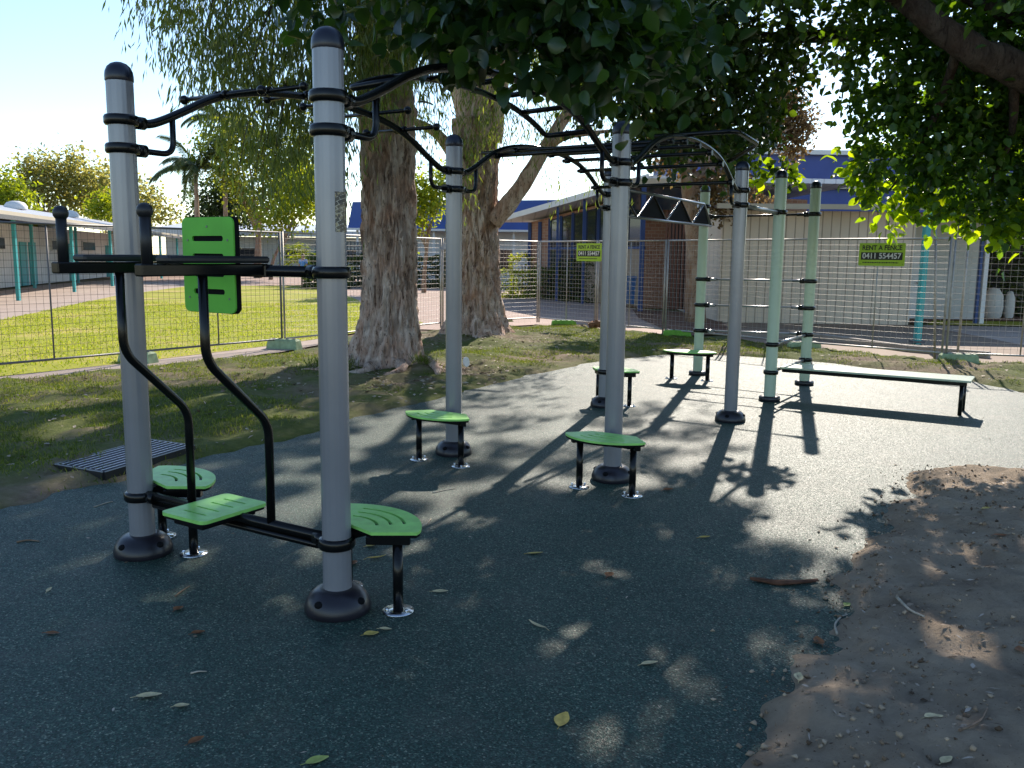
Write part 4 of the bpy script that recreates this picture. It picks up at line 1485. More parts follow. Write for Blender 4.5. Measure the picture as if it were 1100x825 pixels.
m.build('trunk', 'bark_dark', T3)


def blob(px, py, Y, r, ry=None, rz=None):
    q = at(px, py, Y)
    return (*q, r, ry or r, rz or r)


near = [blob(430, 8, 5.2, .22), blob(500, 5, 4.8, .26), blob(560, 20, 4.6, .26), blob(610, 25, 4.5, .26), blob(660, 50, 4.6, .22), blob(640, 0, 4.6, .32), blob(700, 15, 5.0, .36), blob(540, -35, 4.6, .42),
        blob(460, -40, 5.0, .38), blob(740, 50, 5.6, .30), blob(690, 85, 4.9, .13), blob(600, 65, 4.6, .10), blob(475, 40, 5.0, .12), blob(395, 70, 5.0, .05), blob(345, -15, 5.6, .24), blob(675, 100, 5.0, .10), blob(510, 75, 4.9, .07)]
mid = [blob(700, 60, 10, .85), blob(770, 60, 10, .9), blob(640, 25, 10, .8), blob(820, 30, 10.4, .62), blob(760, 120, 10.3, .55), blob(810, 140, 10.6, .40), blob(700, 125, 9.8, .50), blob(842, 105, 10.8, .34),
       blob(650, 90, 10, .5), blob(590, 10, 10, .7), blob(825, 172, 10.9, .22), blob(845, 185, 10.9, .13), blob(785, 168, 10.4, .26), blob(730, 150, 10.0, .3), blob(520, -10, 10, .6), blob(865, 60, 10.8, .22), blob(895, 5, 10.6, .45), blob(900, 60, 10.9, .17)]
rgt = [blob(980, 70, 9, .62), blob(1050, 100, 9, .75), blob(1100, 60, 9, .8), blob(1000, 150, 9, .52), blob(1060, 180, 9, .50), blob(945, 120, 9.3, .30), blob(960, 175, 9.2, .30), blob(950, 25, 9.3, .55), blob(1110, 170, 9, .6),
       blob(1160, 120, 9, .8), blob(935, 195, 9.4, .16), blob(958, 222, 9.3, .15), blob(1010, 205, 9, .28), blob(1090, 232, 8.8, .22), blob(1060, 222, 8.9, .2), blob(1130, 215, 8.8, .35), blob(915, 90, 9.6, .14), blob(925, 150, 9.5, .16), blob(905, 175, 9.6, .1)]
hid = [(-0.5, 9.6, 5.2, 1.0, 1.0, .5), (0.8, 9.8, 5.2, 1.1, 1.1, .5), (2.0, 9.6, 5.3, 1.1, 1.1, .5), (3.2, 9.6, 5.4, 1.1, 1.1, .6), (4.4, 9.6, 5.2, 1.1, 1.1, .7), (1.4, 11.4, 6.0, 1.2, 1.2, .6), (0.0, 11.2, 6.0, 1.1, 1.1, .6),
       (2.8, 11.4, 6.2, 1.2, 1.2, .6), (4.2, 11.2, 6.2, 1.2, 1.2, .7), (0.9, 8.0, 4.4, .8, .8, .3), (2.2, 8.0, 4.5, .8, .8, .35), (3.4, 7.8, 4.6, .8, .8, .4), (5.0, 8.0, 4.6, .9, .9, .5), (5.6, 9.6, 4.6, 1.1, 1.1, .7), (6.4, 8.0, 4.0, 1.2, 1.2, .8),
       (2.0, 12.8, 6.8, 1.2, 1.2, .6), (3.6, 13.0, 7.0, 1.2, 1.2, .6), (5.2, 11, 6.0, 1.2, 1.2, .7), (6.6, 10, 5.0, 1.3, 1.3, .9), (7.6, 8.4, 5.2, 1.6, 1.6, 1.0), (-1.4, 8.6, 4.8, .7, .7, .35), (4.2, 7.0, 4.0, .6, .6, .3), (5.2, 7.0, 3.6, .7, .7, .3)]
broad_crown('crown', rgt, 15500, 0.095, 'lf_broad', T3, True, tuple(SB), 0.13)
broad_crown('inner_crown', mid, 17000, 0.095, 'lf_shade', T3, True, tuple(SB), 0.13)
broad_crown('upper_crown', hid, 34000, 0.12, 'lf_broad', T3, True, tuple(SB), 0.2)
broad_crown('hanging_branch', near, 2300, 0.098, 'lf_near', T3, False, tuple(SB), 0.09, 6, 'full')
backlit = [blob(925, 178, 9.6, .13), blob(938, 205, 9.5, .12), blob(955, 236, 9.4, .10), blob(848, 188, 11.0, .10), blob(990, 218, 9.1, .14), blob(1015, 226, 9.1, .12), blob(1082, 244, 8.8, .13), blob(1102, 235, 8.8, .14), blob(905, 160, 9.7, .08), blob(965, 205, 9.4, .14), blob(1045, 232, 9.0, .10), blob(820, 190, 11.2, .08)]  # bright clumps added along the crown edge where sun comes through
broad_crown('backlit_leaves', backlit, 620, 0.11, 'lf_backlit', T3, False, tuple(SB), 0.07, 5, 'full')


# ------------------------------------------------------------------ trees beyond the fence
def far_tree(name, base, H, blobs, n, size, mat, bark, label, trunk_r=0.2, bend=0.3, group='trees beyond the fence', narrow=False):
    base = np.array([*base, 0.0])
    t = thing(name, tuple(base), label, 'tree', group)
    m = MB()
    top = base + [bend, 0.1, H * 0.62]
    limb(m, [base - [0, 0, 0.1], base + [bend * 0.2, 0, H * 0.25], top], trunk_r, trunk_r * 0.45, 10, int(abs(base[0] * 10)))
    for k, b in enumerate(blobs[:6]):
        q = np.array(b[:3])
        limb(m, [base + [bend * 0.5, 0, H * (0.3 + 0.05 * k)], (top + q) / 2 + [0, 0, -0.3], q], trunk_r * 0.4, trunk_r * 0.08, 6, k)
    m.build('trunk', bark, t)
    if narrow:
        narrow_crown('crown', blobs, n, size, size * 0.3, mat, t, False, tuple(base), 0.5, 7, size * 1.6)
    else:
        broad_crown('crown', blobs, n, size, mat, t, False, tuple(base), size * 1.7, 6)
    return t


def pb(lst, Y):
    """crown lobes from sight lines: (px, py, radius in px)"""
    return [(*at(x, y, Y + dy), r * Y / F_PX, r * Y / F_PX, r * Y / F_PX) for x, y, r, dy in lst]


far_tree('gum_tree', at(48, 290, 85)[:2], 9, pb([(45, 185, 18, 0), (75, 183, 18, 2), (30, 200, 14, 0), (60, 205, 22, 0), (95, 205, 20, 1), (25, 178, 9, 0), (110, 190, 14, 0), (80, 172, 9, 0)], 85), 5200, 0.34, 'lf_gum', 'bark_tan', 'olive gum tree whose rounded crown rises behind the classroom roof at far left', 0.4)
far_tree('gum_tree', at(120, 290, 95)[:2], 9, pb([(125, 195, 18, 0), (150, 215, 20, 0), (105, 215, 16, 0), (170, 228, 14, 0), (140, 230, 18, 0), (190, 235, 10, 0), (85, 222, 14, 0)], 95), 4200, 0.36, 'lf_gum', 'bark_tan', 'second olive gum tree farther back, right of the rounded one and behind the far-left post', 0.4)
far_tree('bushy_tree', at(5, 290, 62)[:2], 6, pb([(5, 205, 16, 0), (22, 218, 13, 0), (-15, 205, 22, 0), (10, 225, 16, 0), (-30, 220, 20, 0)], 62), 3600, 0.30, 'lf_lime', 'bark_tan', 'bright green bushy tree at the left edge of the view', 0.3)
far_tree('bushy_tree', at(112, 290, 75)[:2], 4, pb([(105, 222, 8, 0), (118, 221, 9, 0), (112, 228, 9, 0)], 75), 900, 0.30, 'lf_lime', 'bark_tan', 'small bright green treetop just above the classroom roof beside the far-left post', 0.2)
far_tree('street_tree', at(277, 287, 62)[:2], 7, pb([(262, 150, 20, 0), (285, 165, 22, 0), (230, 160, 18, 1), (250, 185, 20, 0), (300, 190, 22, 0), (325, 170, 18, 1), (330, 205, 18, 0), (270, 215, 16, 0), (305, 222, 14, 0), (240, 142, 10, 0), (215, 165, 9, 0), (320, 140, 14, 1)], 62), 7600, 0.26, 'lf_mid', 'bark_tan', 'yellow-green tree with a tan trunk standing right of the green backrest board', 0.32, 0.2)
far_tree('street_tree', at(290, 287, 58)[:2], 6, pb([(318, 200, 14, 0), (330, 222, 14, 0), (305, 232, 12, 0), (340, 190, 12, 0), (290, 238, 9, 0)], 58), 2600, 0.24, 'lf_lime', 'bark_tan', 'slim leaning tree with lime leaves, its thin trunk right of the tan one', 0.14, 1.6)
far_tree('bushy_tree', at(240, 285, 75)[:2], 7, pb([(245, 205, 18, 0), (225, 215, 16, 0), (260, 228, 16, 0), (235, 235, 14, 0), (215, 238, 10, 0)], 75), 4200, 0.28, 'lf_dark', 'bark_dark', 'dark green bushy tree behind the palm', 0.3)
far_tree('street_tree', at(455, 285, 40)[:2], 5, pb([(440, 200, 13, 0), (455, 222, 14, 0), (425, 232, 12, 0), (470, 205, 12, 0), (440, 243, 9, 0), (480, 190, 10, 0), (425, 250, 6, 0)], 40), 3600, 0.17, 'lf_lime', 'bark_tan', 'yellow-green feathery tree showing between the two paperbark trunks', 0.12)
far_tree('street_tree', (4.95, 23.6), 7.5, pb([(760, 150, 14, 1), (770, 200, 12, 0), (765, 225, 10, 0), (845, 110, 16, 3), (858, 135, 14, 3), (835, 140, 13, 3), (850, 160, 10, 3), (800, 205, 10, 1), (780, 185, 12, 1), (720, 170, 12, 0), (700, 140, 14, 0), (815, 218, 6, 1), (750, 120, 16, 1)], 23.6), 9000, 0.11, 'lf_rust', 'bark_tan', 'tree with a leaning tan trunk and sparse rusty leaves before the brown slat screen', 0.30, -0.5)


def palm(base, H, fr_len, nfr, label, seed):
    base = np.array([*base, 0.0])
    t = thing('palm_tree', tuple(base), label, 'palm', 'palms beyond the lawn')
    m = MB()
    limb(m, [base, base + [0.1, 0, H * 0.5], base + [0.15, 0, H]], 0.20, 0.13, 10, seed)
    m.build('trunk', 'bark_tan', t)
    rr = np.random.default_rng(seed)
    pos, dr, nh, Ls = [], [], [], []
    st = MB()
    hd = base + [0.15, 0, H]
    for k in range(nfr):
        a = 2.399 * k + rr.uniform(-.3, .3)
        el = rr.uniform(0.1, 1.25)
        out = np.array([math.cos(a), math.sin(a), 0])
        L = fr_len * rr.uniform(0.8, 1.15)
        pts = []
        p = hd.copy()
        dd = out * math.cos(el) + np.array([0, 0, math.sin(el)])
        for j in range(12):
            pts.append(p.copy())
            p = p + dd * L / 11
            dd = dd + np.array([0, 0, -0.16])
            dd /= np.linalg.norm(dd)
        st.tube(pts, 0.03, 5, True, [0.035 * (1 - j / 13) for j in range(12)])
        side = np.cross(out, [0, 0, 1])
        for j in range(2, 12):
            for sub in range(5):
                f = sub / 5
                q = pts[j - 1] * (1 - f) + pts[j] * f
                for sg in (-1, 1):
                    pos.append(q)
                    dr.append(side * sg * 0.8 + (pts[j] - pts[j - 1]) / L * 5 + np.array([0, 0, -0.55]))
                    nh.append(np.array([0, 0, 1.0]) + rr.normal(size=3) * .2)
                    Ls.append(L * 0.24 * (1 - 0.55 * abs(j / 12 - 0.45)))
    st.build('frond_stalks', 'lf_palm', t)
    Ls = np.array(Ls)
    leaf_mesh('fronds', np.array(pos), np.array(dr), np.array(nh), Ls, Ls * 0.10, 'lf_palm', t, False, tuple(base))


palm(at(212, 286, 62)[:2], 7.4, 3.4, 16, 'palm with a thin straight trunk and drooping dark fronds left of the backrest board', 5)
palm(at(243, 286, 68)[:2], 11.6, 3.0, 13, 'taller palm whose pale top fronds show above the curved black rail', 9)
MAT['crumb'] = m_leaf('crumb', (0.10, 0.065, 0.04), (0.28, 0.20, 0.13), (0.46, 0.35, 0.24), 0.0, 0.9, 0.2, (1, 1, 1))
# ------------------------------------------------------------------ shrubs, hedges
def hedge(name, c, size, n, leaf, mat, label, cat='hedge', group='hedges and shrubs beyond the fence', rz=0.0):
    t = thing(name, (c[0], c[1], 0.0), label, cat, group)
    N = n
    q = rng.uniform(-1, 1, (N, 3))
    ax = rng.integers(0, 3, N)
    sg = np.where(rng.uniform(size=N) < .5, -1, 1)
    q[np.arange(N), ax] = sg * rng.uniform(0.82, 1.06, N)
    lump = 1 + 0.10 * np.sin(q[:, 0] * 7 + c[0]) * np.sin(q[:, 2] * 5) + 0.06 * np.sin(q[:, 1] * 9)
    q = q * lump[:, None]
    p = q * np.array(size) / 2
    p[:, 2] += size[2] / 2
    p[:, 2] = np.abs(p[:, 2])
    cz, sz = math.cos(rz), math.sin(rz)
    p = np.stack([p[:, 0] * cz - p[:, 1] * sz, p[:, 0] * sz + p[:, 1] * cz, p[:, 2]], 1)
    d = p - np.array([0, 0, size[2] / 2]) + rng.normal(size=(N, 3)) * 0.5
    nh = rng.normal(size=(N, 3)) + np.array([0, 0, 0.8])
    L = leaf * rng.uniform(0.6, 1.3, N)
    leaf_mesh('foliage', p, d, nh, L, L * 0.7, mat, t, True)
    for k in range(4):
        m = MB()
        x, y = rng.uniform(-.3, .3) * size[0], rng.uniform(-.3, .3) * size[1]
        m.tube([(c[0] + x * cz - y * sz, c[1] + x * sz + y * cz, -0.05), (c[0] + (x * 1.3) * cz - y * sz, c[1] + x * 1.3 * sz + y * cz, size[2] * 0.8)], 0.02, 6)
        m.build('stem', 'bark_dark', t)
    return t


hb = at(556, 318, 35.0)
hedge('clipped_hedge', (-0.05, 36.6), (2.2, 1.6, 1.05), 2600, 0.10, 'lf_lime', 'sunlit lime clipped shrub at the left end of the hedge row by the blue posts', 'hedge')
hedge('clipped_hedge', (0.7, 38.6), (1.6, 1.6, 1.7), 1400, 0.11, 'lf_mid', 'taller yellow-green shrub standing just behind the sunlit clipped one', 'hedge')
hedge('clipped_hedge', (2.15, 35.6), (3.0, 1.8, 1.15), 4200, 0.09, 'lf_hedge', 'dark clipped hedge in shade in front of the blue posts', 'hedge', rz=R(-62))
hedge('clipped_hedge', (2.75, 34.2), (2.4, 1.2, 1.55), 3000, 0.09, 'lf_hedge', 'higher dark hedge against the glazed wall below the first hire sign', 'hedge', rz=R(-62))
hedge('garden_hedge', at(412, 292, 47)[:2], (7.0, 1.6, 1.5), 3600, 0.2, 'lf_dark', 'long dark hedge along the white wall between the paperbark trunks', 'hedge')
hedge('garden_hedge', (14.6, 28.6), (4.2, 1.6, 2.7), 3800, 0.14, 'lf_dark', 'very dark tall shrub under the roof at the right edge', 'shrub')
hedge('garden_shrub', at(352, 300, 44)[:2], (2.0, 1.5, 1.0), 1200, 0.16, 'lf_dark', 'low dark shrub beside the person in blue', 'shrub')

# spreading cycad-like shrub over the person
t = thing('palm_shrub', (*at(332, 300, 49)[:2], 0.0), 'bright yellow-green arching shrub behind the person in blue', 'shrub', 'hedges and shrubs beyond the fence')
cb = np.array([*at(332, 300, 49)[:2], 0.0])
pos, dr, nh = [], [], []
for k in range(26):
    a = 2.4 * k
    p = cb + [0, 0, 1.1]
    dd = np.array([math.cos(a), math.sin(a), 1.1 + 0.5 * math.sin(k)])
    for j in range(14):
        for q in range(3):
            pos.append(p + rng.normal(size=3) * .06)
            dr.append(np.array([math.cos(a + (1.2 if q else -1.2)), math.sin(a + (1.2 if q else -1.2)), -0.4]) + dd * .4)
            nh.append(np.array([0, 0, 1.0]) + rng.normal(size=3) * .3)
        p = p + dd * 0.11
        dd = dd + np.array([0, 0, -0.13])
Ls = np.full(len(pos), 0.36)
leaf_mesh('fronds', np.array(pos), np.array(dr), np.array(nh), Ls, Ls * 0.22, 'lf_lime', t, False, tuple(cb))
m = MB()
m.tube([cb, cb + [0, 0, 1.25]], 0.16, 8)
m.build('stem', 'bark_tan', t)

# ------------------------------------------------------------------ grass blades
def grass(name, xy, z, h, w, mat, n_keep=None):
    N = len(xy)
    p = np.stack([xy[:, 0], xy[:, 1], z], 1)
    d = rng.normal(size=(N, 3)) * 0.5 + np.array([0, 0, 1.0])
    d[:, 2] = np.abs(d[:, 2])
    nh = rng.normal(size=(N, 3))
    nh[:, 2] *= 0.2
    L = h * rng.uniform(0.5, 1.5, N)
    return tag(leaf_mesh(name, p, d, nh, L, np.full(N, w), mat, None, False), kind='stuff')


N = 330000
xy = np.stack([rng.uniform(-9, 8.5, N), rng.uniform(4.5, 21.5, N)], 1)
x, y = xy[:, 0], xy[:, 1]
ok = ~inpoly(x, y, rub_poly) & ~inpoly(x, y, fence_right + [(30, 30), (0, 40)]) & ~inpoly(x, y, fence_left + [(-30, 40), (-30, 0)])
ok &= dist_line(x, y, fence_left, False) > 1.0
dens = 1.1 + 0.55 * wavy(x, y, 1.3, 1) + 0.25 * wavy(x, y, 0.4, 2)
dens = np.where(x > -2.6, dens - 0.25, dens)
for T, ww in ((TREE1, 1.9), (TREE2, 1.7)):
    dens -= 2.2 * np.exp(-((x - T[0]) ** 2 + (y - T[1] + 0.8) ** 2) / ww ** 2)
de = dist_line(x, y, rub_edge, False)
dens -= 1.0 * np.exp(-de / 0.35)
dens = np.where((x > 5.6), dens - 0.9, dens)
dens = np.where((x > -2.3) & (x < -0.2) & (y < 10.5), dens - 0.7, dens)
ok &= rng.uniform(size=N) < dens * np.clip(14 / np.maximum(y, 1), 0.6, 1.0)
xy = xy[ok]
grass('grass', xy, verge_z(xy[:, 0], xy[:, 1]) - 0.004, 0.042, 0.0085, 'blade')

N = 90000
xy = np.stack([rng.uniform(-20, -2, N), rng.uniform(9, 30, N)], 1)
ok = inpoly(xy[:, 0], xy[:, 1], lawn_poly)
ok &= rng.uniform(size=N) < 0.9 + 0.4 * wavy(xy[:, 0], xy[:, 1], 2.0, 0)
xy = xy[ok]
grass('lawn_grass', xy, np.full(len(xy), -0.02), 0.045, 0.018, 'blade_lawn')

# tufts at the paperbark roots
xy = []
for cx, cy, s, n in ((-2.55, 12.25, .16, 260), (-2.4, 12.1, .1, 120), (-1.25, 12.3, .10, 120), (-2.7, 12.5, .12, 160)):
    xy.append(np.stack([rng.normal(cx, s, n), rng.normal(cy, s * .6, n)], 1))
xy = np.concatenate(xy)
grass('grass_tufts', xy, verge_z(xy[:, 0], xy[:, 1]), 0.16, 0.010, 'blade')

# dry leaf and bark litter on the verge and the sand: nobody could count it
N = 6500
xy = np.concatenate([np.stack([rng.uniform(-7.5, 8, N), rng.uniform(5, 20, N)], 1), np.stack([rng.normal(TREE1[0] + 0.3, 1.2, 2600), rng.normal(TREE1[1] - 1.0, 0.9, 2600)], 1), np.stack([rng.normal(TREE2[0] + 0.3, 1.3, 1500), rng.normal(TREE2[1] - 1.0, 0.8, 1500)], 1)])
N = len(xy)
x, y = xy[:, 0], xy[:, 1]
ok = ~inpoly(x, y, rub_poly) & ~inpoly(x, y, fence_right + [(30, 30), (0, 40)]) & ~inpoly(x, y, fence_left + [(-30, 40), (-30, 0)])
ok &= rng.uniform(size=N) < 0.5 + 0.3 * wavy(x, y, 1.0, 3)
xy = xy[ok]
zz = verge_z(xy[:, 0], xy[:, 1]) + 0.014
n2 = 2200
s2 = np.stack([rng.uniform(0.8, 5, n2), rng.uniform(2.4, 6.8, n2)], 1)
s2 = s2[inpoly(s2[:, 0], s2[:, 1], sand)]
z2 = np.array([ground_z(a, b) for a, b in s2]) + 0.008
n3 = 380
s3 = np.stack([rng.uniform(-3.3, 6, n3), rng.uniform(2.6, 12, n3)], 1)
s3 = s3[inpoly(s3[:, 0], s3[:, 1], rub_poly) & ~inpoly(s3[:, 0], s3[:, 1], sand)]
P = np.concatenate([np.column_stack([xy, zz]), np.column_stack([s2, z2]), np.column_stack([s3, np.full(len(s3), 0.006)])])
N = len(P)
d = rng.normal(size=(N, 3))
d[:, 2] *= 0.15
L = np.concatenate([rng.uniform(0.03, 0.10, len(xy)), rng.uniform(0.012, 0.05, len(s2)), rng.uniform(0.008, 0.03, len(s3))])
tag(leaf_mesh('leaf_litter', P, d, np.array([0, 0, 1.0]) + rng.normal(size=(N, 3)) * .35, L, L * rng.uniform(0.12, 0.5, N), 'debris', None, False), kind='stuff')

# crumbs of soil and grit over the sand bank and spilled on the rubber: nobody could count it
n4 = 26000
s4 = np.stack([rng.uniform(0.5, 6.0, n4), rng.uniform(2.2, 7.1, n4)], 1)
ds = dist_line(s4[:, 0], s4[:, 1], sand) * np.where(inpoly(s4[:, 0], s4[:, 1], sand), 1, -1)
pk = np.where(ds > 0, 0.35 + 0.5 * np.exp(-ds / 0.25) + 0.3 * wavy(s4[:, 0], s4[:, 1], 0.6, 2), 0.75 * np.exp(ds / 0.10))
s4 = s4[rng.uniform(size=n4) < pk]
n4 = len(s4)
jx = np.clip(np.searchsorted(sand_x, s4[:, 0]), 0, nx2 - 1)
jy = np.clip(np.searchsorted(sand_y, s4[:, 1]), 0, ny2 - 1)
z4 = np.maximum(Z2[jy, jx], 0.0)
r4 = 0.0025 + 0.012 * rng.uniform(size=n4) ** 4
c4 = np.column_stack([s4, z4 + r4 * 0.3])
base8 = np.array([(1, 0, 0), (-1, 0, 0), (0, 1, 0), (0, -1, 0), (0, 0, 0.8), (0, 0, -0.8)], float)
vv = c4[:, None, :] + base8[None] * r4[:, None, None] * rng.uniform(0.6, 1.4, (n4, 6, 1)) + rng.normal(size=(n4, 6, 3)) * r4[:, None, None] * 0.25
tf = np.array([0, 2, 4, 2, 1, 4, 1, 3, 4, 3, 0, 4, 2, 0, 5, 1, 2, 5, 3, 1, 5, 0, 3, 5])
tag(raw_mesh('soil_crumbs', vv.reshape(-1, 3), (np.arange(n4)[:, None] * 6 + tf[None]).reshape(-1), 3, 'crumb'), kind='stuff')

# ------------------------------------------------------------------ fallen leaves, twigs, bark
def litter_leaf(px, py, L, mat, label, ang=None, w=0.5, group='fallen leaves on the rubber'):
    q = G(px, py)
    z = ground_z(q[0], q[1])
    if z > 0.02:
        q = G(px, py, z)
        z = ground_z(q[0], q[1])
    a = random.uniform(0, 6.28) if ang is None else ang
    L *= 1.22
    m = MB()
    n = 9
    vs, fs = [], []
    curl = random.uniform(0.12, 0.35)
    for i in range(n):
        t = i / (n - 1)
        hw = L * w * 0.5 * math.sin(math.pi * (0.04 + 0.92 * t) ** 0.85) + 0.001
        for sx_ in (-1, -0.5, 0, 0.5, 1):
            vs.append(((t - .5) * L, hw * sx_ + 0.05 * L * math.sin(3 * t), abs(sx_) ** 1.5 * hw * curl * 1.6 + L * curl * (t - 0.5) ** 2 * 1.3 + 0.002))
    for i in range(n - 1):
        for k_ in range(4):
            fs.append((i * 5 + k_, i * 5 + k_ + 1, i * 5 + 5 + k_ + 1, i * 5 + 5 + k_))
    m.add(vs, fs, True)
    m.tube([(-L * 0.5, 0, L * curl * .3 + .002), (-L * 0.72, 0.02 * L, 0.004)], 0.0012, 5)
    o = m.build('fallen_leaf', mat)
    o.location = (q[0], q[1], z + 0.001)
    o.rotation_euler = (random.uniform(-.15, .15), random.uniform(-.1, .1), a)
    tag(o, label, 'leaf', group)
    return o


litter_leaf(160, 749, 0.075, 'leaf_cream', 'cream curled leaf lying alone on the rubber at lower left', 0.3)
litter_leaf(341, 818, 0.065, 'leaf_greenish', 'pale green leaf lying at the bottom edge of the view', 0.5)
litter_leaf(605, 774, 0.075, 'leaf_yellow', 'yellow curled leaf in the sun patch at lower centre', 1.2, 0.6)
litter_leaf(698, 714, 0.06, 'leaf_cream', 'cream leaf beside the bright sun patch right of centre', 0.2)
litter_leaf(577, 672, 0.085, 'leaf_cream', 'long narrow pale leaf on open rubber below the middle post', 2.4, 0.22)
litter_leaf(399, 682, 0.06, 'leaf_yellow', 'yellow leaf just below the dome foot of the nearest post', 0.6, 0.6)
litter_leaf(414, 677, 0.045, 'leaf_cream', 'small pale leaf right of the yellow one at the nearest post', 0.1)
litter_leaf(473, 636, 0.065, 'leaf_cream', 'greenish cream leaf right of the nearest step leg', 0.0, 0.35)
litter_leaf(399, 587, 0.055, 'leaf_yellow', 'yellow leaf under the nearest fan-shaped step', 0.4, 0.7)
litter_leaf(405, 600, 0.09, 'leaf_yellow', 'long ochre leaf between the nearest post and its step leg', 0.5, 0.22)
litter_leaf(380, 606, 0.06, 'leaf_brown', 'curled brown leaf touching the nearest post', 1.4, 0.7)
litter_leaf(575, 595, 0.075, 'leaf_yellow', 'yellow leaf on the rubber below the gap between the two middle steps', 0.1, 0.4)
litter_leaf(718, 527, 0.07, 'leaf_brown', 'orange-brown leaf right of the middle step legs', 0.4, 0.6)
litter_leaf(757, 578, 0.06, 'leaf_yellow', 'yellow-brown leaf at the shadow edge above the bark strip', 0.2, 0.4)
litter_leaf(655, 619, 0.055, 'leaf_brown', 'small brown leaf on shaded rubber left of the bark strip', 1.0, 0.7)
litter_leaf(192, 655, 0.05, 'leaf_brown', 'small brown leaf on the rubber below the far-left post', 1.3, 0.7)
litter_leaf(213, 681, 0.05, 'leaf_brown', 'dry brown leaf right below the small one at lower left', 0.7, 0.6)
litter_leaf(56, 681, 0.05, 'leaf_brown', 'brown leaf at the left edge inside a faint light streak', 0.1, 0.5)
litter_leaf(53, 634, 0.04, 'leaf_cream', 'tiny white-backed leaf standing out on the rubber near the left edge', 1.6, 0.4)
litter_leaf(211, 797, 0.05, 'leaf_brown', 'dark curled leaf near the bottom edge at left', 0.9, 0.5)
litter_leaf(195, 760, 0.045, 'leaf_cream', 'small pale leaf right of the cream curled leaf', 0.3)
gs = 'fallen leaves on the sand'
litter_leaf(880, 690, 0.07, 'leaf_brown', 'brown leaf on its edge where the rubber meets the sand', 1.5, 0.5, gs)
litter_leaf(858, 733, 0.06, 'leaf_cream', 'cream leaf in the sun patch at the near end of the sand edge', 1.2, 0.5, gs)
litter_leaf(1003, 779, 0.06, 'leaf_cream', 'pale leaf on shaded sand near the bottom right corner', 0.2, 0.6, gs)
litter_leaf(910, 651, 0.05, 'leaf_greenish', 'small green leaf at the sand edge beside a sun spot', 0.8, 0.5, gs)
litter_leaf(1076, 577, 0.08, 'leaf_brown', 'reddish-brown leaf high on the sand at the right edge', 0.1, 0.45, gs)
litter_leaf(1060, 549, 0.06, 'leaf_yellow', 'ochre leaf near the top of the sand bank', 0.3, 0.5, gs)
litter_leaf(1097, 696, 0.06, 'leaf_brown', 'rust-coloured leaf on the sand cut by the right edge', 1.2, 0.5, gs)
litter_leaf(1018, 808, 0.05, 'leaf_cream', 'light leaf lying lowest on the sand', 0.6, 0.5, gs)


def twig(pxs, r, mat, label, name='twig', group='twigs on the ground', cat='twig'):
    pts = []
    for x_, y_ in pxs:
        q = G(x_, y_)
        z = ground_z(q[0], q[1])
        if z > 0.02:
            q = G(x_, y_, z)
            z = ground_z(q[0], q[1])
        pts.append((q[0], q[1], z + r * 0.8))
    m = MB()
    pts = catmull(pts, 4) if len(pts) > 2 else [np.array(pts[0]), np.array(pts[1])]
    n = len(pts)
    m.tube(pts, r, 7, True, [r * (1 - 0.5 * i / n) for i in range(n)])
    o = m.build(name, mat)
    return tag(o, label, cat, group)


twig([(963, 646), (977, 653), (993, 661)], 0.008, 'pale_twig', 'pale straight stick lying on the sand')
twig([(899, 683), (897, 672), (903, 664), (910, 661)], 0.006, 'pale_twig', 'pale hooked twig at the rubber and sand edge')
twig([(447, 566), (456, 565), (463, 558)], 0.005, 'pale_twig', 'bent twig beside the tip of the nearest step')
twig([(101, 545), (113, 541), (121, 539)], 0.004, 'pale_twig', 'thin pale twig on the rubber left of the far-left post')
twig([(188, 641), (196, 635), (204, 630)], 0.004, 'twig', 'thin brown twig below the far-left post foot')
twig([(18, 583), (30, 581), (42, 582)], 0.006, 'twig', 'dark twig on the rubber near the left edge')
twig([(205, 724), (213, 722), (222, 722)], 0.004, 'pale_twig', 'short pale twig on the rubber at lower left')
twig([(1030, 792), (1052, 780), (1060, 765)], 0.005, 'twig', 'curved brown twig on the sand at bottom right')
twig([(465, 530), (478, 527), (490, 525)], 0.004, 'pale_twig', 'thin twig on the rubber below the step by the second trunk')
m = MB()
bs = [G(806, 623), G(822, 626), G(845, 628), G(878, 625)]
m.tube(catmull([b + [0, 0, 0.018] for b in bs], 5), 0.026, 9, True, None, lambda i, k_, p, a: (0.35 + 0.65 * math.sin(math.pi * (0.08 + 0.84 * i / 15))) * (1 + .2 * math.sin(3 * a + i)))
m.v = [(x_, y_ + 0.0, 0.003 + max(0, z_) * 0.45) for x_, y_, z_ in m.v]
tag(m.build('bark_strip', 'bark_piece'), 'dark reddish strip of bark lying on the rubber near the sand', 'bark')
m = MB()
q = G(500, 398)
q[2] = float(verge_z(np.array([q[0]]), np.array([q[1]]))[0])
m.tube([q + [0, 0, 0.085], q + [0.02, -0.012, 0.088]], 0.075, 20)
tag(m.build('plastic_disc', 'white_litter'), 'round white lid standing on the soil right of the second tall post', 'litter')

q = G(646, 354)
m = MB()
limb(m, [q + [-0.28, 0, 0.06], q + [-0.1, 0.02, 0.13], q + [0.12, 0, 0.10], q + [0.3, -0.03, 0.04]], 0.10, 0.04, 10, 77, 0.4)
tag(m.build('bark_clump', 'brown_litter'), 'brown bark clump on the grass beside the bright green fence block', 'bark')
q = G(664, 356)
m = MB()
m.tube(fillet([q + [-0.2, 0, 0.05], q + [0.05, 0.02, 0.16], q + [0.16, 0, 0.06]], 0.05, 4), 0.055, 8, True, None, lambda i, k_, p, a: 1 + .25 * math.sin(2 * a + i))
tag(m.build('crumpled_bag', 'white_litter'), 'crumpled white bag on the grass right of the brown bark clump', 'litter')

